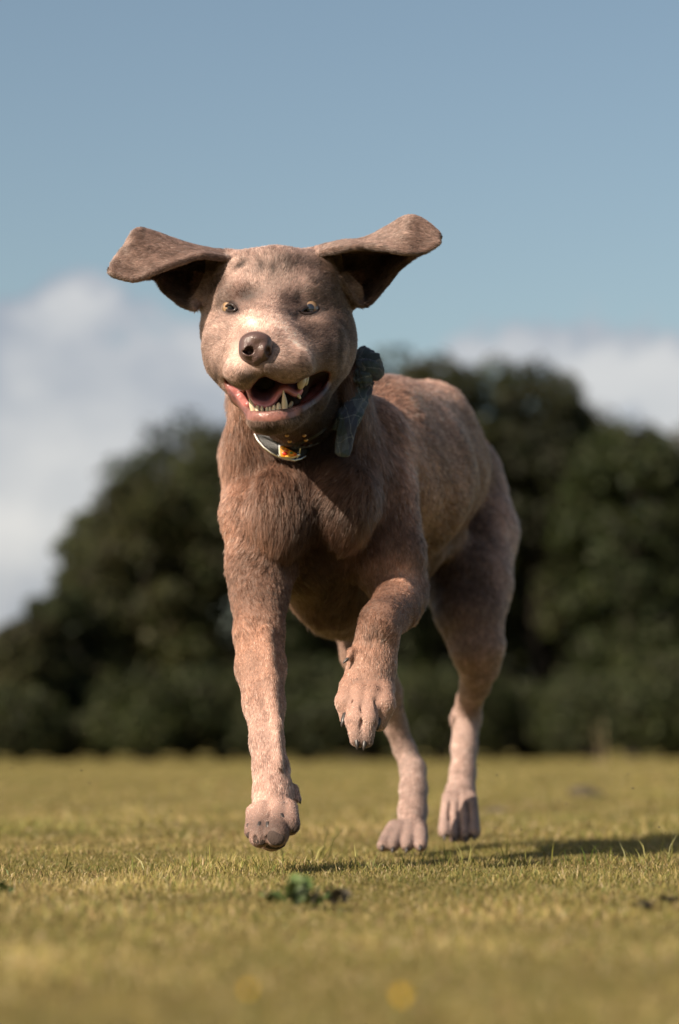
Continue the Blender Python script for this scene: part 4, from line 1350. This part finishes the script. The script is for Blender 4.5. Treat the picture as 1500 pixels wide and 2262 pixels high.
rr = random.Random(4)
lv = [(rr.uniform(0, 360), rr.uniform(5, 42), rr.uniform(.011, .019), rr.uniform(.003, .006), rr.gauss(0, .008), rr.gauss(0, .008), rr.uniform(.002, .013), 0) for _ in range(26)]
lv += [(rr.uniform(60, 120), 50, .018, .006, .002, 0, .014, 1), (100, 40, .02, .006, .008, 0, .012, 1), (200, 10, .02, .005, -.016, -.006, .003, 1), (30, 15, .018, .004, .02, 0, .003, 1)]
plant('weed', 652, 1990, lv, (m_leaf, m_leaf2), 'dark green leafy weed in the grass in front of the running dog', 'weed')
lv = [(rr.uniform(0, 360), rr.uniform(0, 40), rr.uniform(.012, .02), rr.uniform(.003, .006), rr.gauss(.012, .008), rr.gauss(0, .006), rr.uniform(.002, .008), 0) for _ in range(10)]
plant('withered_leaf', 700, 1990, lv, (m_dry,), 'dark withered leaves beside the green weed on the lawn', 'dead leaves')
lv = [(rr.uniform(0, 360), rr.uniform(0, 50), rr.uniform(.006, .011), rr.uniform(.002, .004), rr.gauss(0, .003), rr.gauss(0, .003), rr.uniform(.002, .008), 0) for _ in range(8)]
plant('clover', 10, 1968, lv, (m_leaf,), 'tiny green clover sprig at the far left of the lawn', 'clover')
for (x, y, lab) in ((1425, 1995, 'small dark leaf clump in the grass at the lower right'), (1478, 1988, 'dark leaf clump nearest the right edge of the lawn')):
    lv = [(rr.uniform(0, 360), rr.uniform(0, 60), rr.uniform(.005, .009), rr.uniform(.002, .004), rr.gauss(0, .004), rr.gauss(0, .004), rr.uniform(.001, .003), 0) for _ in range(9)]
    plant('leaf_clump', x, y, lv, (m_dry,), lab, 'dead leaves', 'dark leaf clumps in the lawn')

m_pet, _, _ = pmat('yellow_petal', (.90, .62, .01), .4); m_stem, _, _ = pmat('flower_stem', (.08, .13, .03), .6)
for (fx, fy, sz, lab) in ((888, 2208, .0056, 'bright yellow flower in the blurred grass at the bottom right of centre'), (549, 2192, .0042, 'smaller pale yellow flower in the blurred grass left of the bright one')):
    d = 1.26
    top = P(fx, fy, d); gz = float(ground_z(top.x, top.y))
    root = empty('yellow_flower', (top.x, top.y, gz)); tag(root, lab, 'flower', 'yellow flowers in the foreground grass')
    hgt_ = max(top.z - gz, .006)
    me = mesh_np('stem', [(-.0004, 0, 0), (.0004, 0, 0), (.0003, 0, hgt_), (-.0003, 0, hgt_), (0, .0005, 0), (0, .0004, hgt_)], [(0, 1, 2, 3), (1, 4, 5, 2), (4, 0, 3, 5)], False)
    o = bpy.data.objects.new('stem', me); C.objects.link(o); me.materials.append(m_stem); o.parent = root
    for i in range(6):
        me = leaf_mesh('petal', sz, sz * .45, 0, .5, i); me.materials.append(m_pet)
        o = bpy.data.objects.new('petal', me); C.objects.link(o); o.parent = root; o.location = (0, 0, hgt_ - .0006); o.rotation_euler = (0, -.7, i * math.pi / 3 + .3)
    sv = [(math.cos(a) * sz * .3, math.sin(a) * sz * .3, 0) for a in np.linspace(0, 6.283, 8, endpoint=False)] + [(0, 0, sz * .3)]
    me = mesh_np('flower_heart', sv, [(i, (i + 1) % 8, 8) for i in range(8)]); me.materials.append(m_pet)
    o = bpy.data.objects.new('flower_heart', me); C.objects.link(o); o.parent = root; o.location = (0, 0, hgt_)


def clod(name, loc, r, mat, seed, flat=.6, n=12):
    rs = np.random.default_rng(seed)
    th = np.linspace(0, math.pi, n // 2 + 1); ph = np.linspace(0, 2 * math.pi, n, endpoint=False)
    T_, P_ = np.meshgrid(th, ph, indexing='ij')
    d = np.stack([np.sin(T_) * np.cos(P_), np.sin(T_) * np.sin(P_), np.cos(T_)], -1).reshape(-1, 3)
    k = 1 + .35 * noise3(d, 2.6, seed, 3)
    f = [(i * n + j, i * n + (j + 1) % n, (i + 1) * n + (j + 1) % n, (i + 1) * n + j) for i in range(n // 2) for j in range(n)]
    me = mesh_np(name, d * k[:, None] * r * np.array([1, 1, flat]), f); me.materials.append(mat)
    o = bpy.data.objects.new(name, me); C.objects.link(o); o.location = loc; o.rotation_euler = (0, 0, rs.random() * 6)
    return o


m_soil, t_, b_ = pmat('bare_soil', (.05, .038, .022), .95)
for i, (x, y, r, lab) in enumerate(((1290, 1757, .05, 'dark soil mound on the blurred lawn far right of the dog'), (1090, 1788, .03, 'small dark soil mound on the lawn just right of the hind paw'))):
    gx_, gy_ = on_ground(x, y)
    tag(clod('soil_mound', (gx_, gy_, float(ground_z(gx_, gy_)) + r * .12), r, m_soil, i + 3, .35, 20), lab, 'soil mound', 'soil mounds on the lawn')
for i, (x, y, d) in enumerate(((1261, 1680, 3.0), (1278, 1691, 3.0), (1098, 1712, 3.1), (1120, 1721, 3.1), (1387, 1710, 3.0), (1398, 1741, 2.9), (1235, 1771, 3.0), (1252, 1776, 2.9), (1056, 1690, 3.3), (1430, 1771, 3.0),
                               (1095, 1828, 3.2), (1152, 1833, 3.1), (187, 1622, 3.0), (25, 1697, 3.0), (180, 1702, 3.1), (487, 1786, 3.0), (377, 1792, 2.9), (198, 1730, 3.2), (123, 1866, 2.95), (308, 1886, 2.9), (1456, 1827, 3.0), (1470, 1839, 3.0), (1462, 1667, 3.0))):
    tag(clod('soil_crumb', P(x, y, d), .0009 + .0005 * ((i * 7) % 3) / 2, m_soil, i + 20, .5, 8), 'tiny dark soil crumb kicked up into the air above the lawn', 'soil crumb', 'soil crumbs thrown up by the running dog')

m_straw, _, _ = pmat('dry_stalk', (.32, .24, .14), .8)
for i, (x, yb, yt, lab) in enumerate(((1340, 1700, 1575, 'tall dry grass stalk standing blurred on the lawn near the right edge'), (1325, 1705, 1600, 'shorter dry grass stalk leaning beside the tall one'))):
    d = CAM_H * FPX / (yb - HZ); a = P(x, yb, d); b = P(x - 12, yt, d)
    o = lathe_along('grass_stalk', [(a, .0028), ((a + b) / 2 + Vector((.006, 0, 0)), .0022), (b, .0008)], m_straw, None, 6)
    tag(o, lab, 'stalk', 'dry stalks on the lawn')

# ------------------------------------------------------------------ trees
def make_tree(name, loc, R, H, seed, trunk_mat, leaf_mat, nleaf=9000, leaf=.16, tint=(1, 1, 1)):
    """broadleaf tree: rounded masses of leaves heaped over a crown that reaches nearly to the ground"""
    r = np.random.default_rng(seed)
    root = empty(name, loc)
    nb = 58
    bs = (.20 + .16 * r.random(nb)) * R * 1.15
    bz = (r.random(nb) ** .85) * (H - .3 * R) * .93 + .15
    bz = np.minimum(bz, H - bs * .85)
    f = bz / H
    prof = np.where(f < .35, .72 + .28 * f / .35, np.sqrt(np.clip(1 - ((f - .35) / .72) ** 2, 0, 1)))
    ba = r.random(nb) * 6.283; br = np.clip(prof * R - bs * .5, 0, None) * (.35 + .65 * r.random(nb) ** .5)
    bc = np.stack([np.cos(ba) * br, np.sin(ba) * br, bz], 1)
    bc[0] = (0, 0, H - bs[0] * .85); bc[1] = (R * .25, 0, H - bs[1] * 1.3); bc[2] = (-R * .3, 0, H - bs[2] * 1.2)
    i = r.choice(nb, nleaf, p=bs ** 2 / (bs ** 2).sum())
    d = r.normal(size=(nleaf, 3)); d /= np.linalg.norm(d, axis=1)[:, None]
    lump = 1 + .16 * noise3(d * 1.0 + bc[i], 3.5, seed, 2)
    c = bc[i] + d * (bs[i] * (.62 + .45 * r.random(nleaf)) * lump)[:, None] * np.array([1, 1, .85])
    keep = c[:, 2] > .08; c, d = c[keep], d[keep]; n = len(c)
    s = leaf * (.5 + .9 * r.random(n))
    nn = d + r.normal(size=(n, 3)) * .7; nn /= np.linalg.norm(nn, axis=1)[:, None]
    a = np.cross(nn, r.normal(size=(n, 3))); a /= np.linalg.norm(a, axis=1)[:, None]; b = np.cross(nn, a)
    v = np.stack([c - a * s[:, None] * .5, c + b * s[:, None] * .32, c + a * s[:, None] * .6, c - b * s[:, None] * .32], 1).reshape(-1, 3)
    me = mesh_np('crown', v, np.arange(n * 4).reshape(-1, 4), False)
    pal = np.array([[.022, .030, .010], [.032, .040, .013], [.044, .048, .016], [.028, .026, .012]])
    cc = .78 * pal[r.integers(0, 4, n)] * (.8 + .5 * r.random(n))[:, None] * np.array(tint)
    cc *= (1 + .3 * noise3(c, 1.6, seed, 2))[:, None]
    vcol(me, np.repeat(cc, 4, 0))
    o = bpy.data.objects.new('crown', me); C.objects.link(o); me.materials.append(leaf_mat); o.parent = root
    vt, fq = [], []

    def limb(p, q, r0, r1, seg=7):
        p, q = npv(p), npv(q); t = q - p; t /= np.linalg.norm(t); s_ = np.cross(t, (.3, .9, .2)); s_ /= np.linalg.norm(s_); u = np.cross(t, s_)
        st = len(vt)
        for k in range(4):
            f = k / 3; cpt = p + (q - p) * f + s_ * math.sin(f * 3.1) * r0 * .6
            for j in range(seg):
                an = 6.283 * j / seg; vt.append(cpt + (s_ * math.cos(an) + u * math.sin(an)) * (r0 + (r1 - r0) * f))
        for k in range(3):
            for j in range(seg):
                fq.append((st + k * seg + j, st + k * seg + (j + 1) % seg, st + (k + 1) * seg + (j + 1) % seg, st + (k + 1) * seg + j))
    limb((0, 0, -.1), (0, 0, H * .55), .13, .08); limb((0, 0, H * .5), (R * .1, 0, H * .85), .08, .02)
    for k in range(7):
        an = k * 2.4 + r.random(); z = H * (.2 + .08 * k)
        limb((0, 0, z), (math.cos(an) * R * .6, math.sin(an) * R * .6, z + H * .12), .05, .015, 5)
    me = mesh_np('trunk', vt, fq); o = bpy.data.objects.new('trunk', me); C.objects.link(o); me.materials.append(trunk_mat); o.parent = root
    return root


def copy_tree(o, loc, scale, rz):
    c = o.copy(); C.objects.link(c); c.location = loc; c.scale = scale; c.rotation_euler = (0, 0, rz)
    for k in ('label', 'category', 'group'):
        if k in c: del c[k]
    for ch in [x for x in bpy.data.objects if x.parent == o]:
        d = ch.copy(); C.objects.link(d); d.parent = c
    return c


m_bark, t_, b_ = pmat('bark', (.03, .022, .016), .9)
nn = N(t_, 'ShaderNodeTexNoise', _Scale=9.0, _Detail=6.0); bump(t_, b_, nn.outputs['Fac'], .8, .05)
m_fol = bpy.data.materials.new('foliage'); m_fol.use_nodes = True
lt = m_fol.node_tree; lt.nodes.clear()
la = N(lt, 'ShaderNodeAttribute', attribute_name='coat')
ld = N(lt, 'ShaderNodeBsdfPrincipled', _Roughness=.6); ld.inputs['Specular IOR Level'].default_value = .2
ltr = N(lt, 'ShaderNodeBsdfTranslucent'); lm_ = N(lt, 'ShaderNodeMixShader', _Fac=.2); lo = N(lt, 'ShaderNodeOutputMaterial')
lt.links.new(la.outputs['Color'], ld.inputs['Base Color']); lt.links.new(la.outputs['Color'], ltr.inputs['Color'])
lt.links.new(ld.outputs[0], lm_.inputs[1]); lt.links.new(ltr.outputs[0], lm_.inputs[2]); lt.links.new(lm_.outputs[0], lo.inputs[0])

# (px, depth, top py, width in px, label)
TREES = [(-30, 40, 1440, 200, 'low dark tree at the far left edge of the tree line'),
         (48, 36, 1375, 130, 'small low dark tree beside the far left edge tree'),
         (135, 37, 1310, 140, 'low rounded dark tree third from the left edge of the tree line'),
         (232, 41, 1120, 190, 'dark green tree rising above the low ones on the left'),
         (315, 38, 1050, 220, 'mid height dark tree between the left step and the taller crown beside the dog'),
         (420, 42, 925, 300, 'tall dark tree whose crown meets the left side of the dog neck'),
         (545, 39, 930, 300, 'dark tree hidden behind the left foreleg and chest of the dog'),
         (680, 43, 900, 300, 'dark tree hidden behind the chest of the dog'),
         (790, 38, 860, 280, 'dark tree behind the back of the dog'),
         (880, 42, 775, 250, 'tall tree rising just right of the dark bandana'),
         (975, 39, 785, 220, 'tall tree above the back of the dog'),
         (1095, 42, 795, 240, 'tall rounded tree above the rump of the dog'),
         (1195, 39, 800, 210, 'tall tree right of the rump at the end of the high crowns'),
         (1290, 41, 900, 220, 'lower dark tree where the tree line steps down on the right'),
         (1400, 38, 935, 240, 'dark tree second from the right edge of the tree line'),
         (1520, 42, 940, 280, 'olive brown tinged tree at the right edge of the tree line'),
         (1245, 45, 868, 260, 'tree half hidden behind the gap right of the rump'),
         (-330, 41, 1350, 420, 'dark tree beyond the left side of the field'),
         (1780, 39, 960, 420, 'dark tree beyond the right side of the field')]
TINT = {0: (1, 1, 1), 1: (1.1, 1.0, .9), 2: (.85, .95, .9), 3: (1.5, 1.1, .9)}
for i, (tx, d, ty, w, lab) in enumerate(TREES):
    base = P(tx, HZ + CAM_H * FPX / d, d)
    loc = (base.x, base.y, float(ground_z(base.x, base.y)))
    H = P(tx, ty - 8, d).z - loc[2]; R = min(w * .80 * d / FPX, H * .62)
    o = make_tree('broadleaf_tree', loc, R, H, 100 + i, m_bark, m_fol, 18000, .11, TINT[3 if i in (15,) else i % 3])
    tag(o, lab, 'tree', 'trees along the far edge of the field')
shp = [make_tree('shrub', (0, 0, 0), 1.0, 1.0, 300 + i, m_bark, m_fol, 6000, .08, (.95, 1, .95)) for i in range(3)]
shu = set()
SHR = [(-20, 34, 1520, 260), (150, 35, 1490, 240), (330, 34, 1440, 300), (500, 35, 1470, 260), (670, 34, 1450, 280), (830, 35, 1430, 260), (990, 34, 1470, 260), (1150, 35, 1420, 280), (1320, 34, 1450, 280), (1480, 35, 1430, 260), (1640, 34, 1430, 260), (-190, 35, 1480, 260)]
WHERE = ['at the far left edge', 'below the low left trees', 'below the mid height trees on the left', 'behind the landing foreleg', 'between the forelegs', 'behind the lifted paw', 'between the hind legs', 'just right of the hind leg', 'left of the dry stalks at the right', 'at the right edge of the picture', 'beyond the right side', 'beyond the left side']
for i, (tx, d, ty, w) in enumerate(SHR):
    base = P(tx, HZ + CAM_H * FPX / d, d)
    loc = (base.x, base.y, float(ground_z(base.x, base.y))); H = P(tx, ty - 10 + 45 * ((i * 5) % 3), d).z - loc[2]; R = w * (.62 + .12 * (i % 2)) * d / FPX
    if i % 3 not in shu:
        o = shp[i % 3]; shu.add(i % 3); o.location = loc; o.scale = (R, R * .8, H); o.rotation_euler = (0, 0, i * 2.3)
    else:
        o = copy_tree(shp[i % 3], loc, (R, R * .8, H), i * 2.3)
    tag(o, 'low dark shrub under the tree line ' + WHERE[i], 'shrub', 'shrubs at the foot of the tree line')
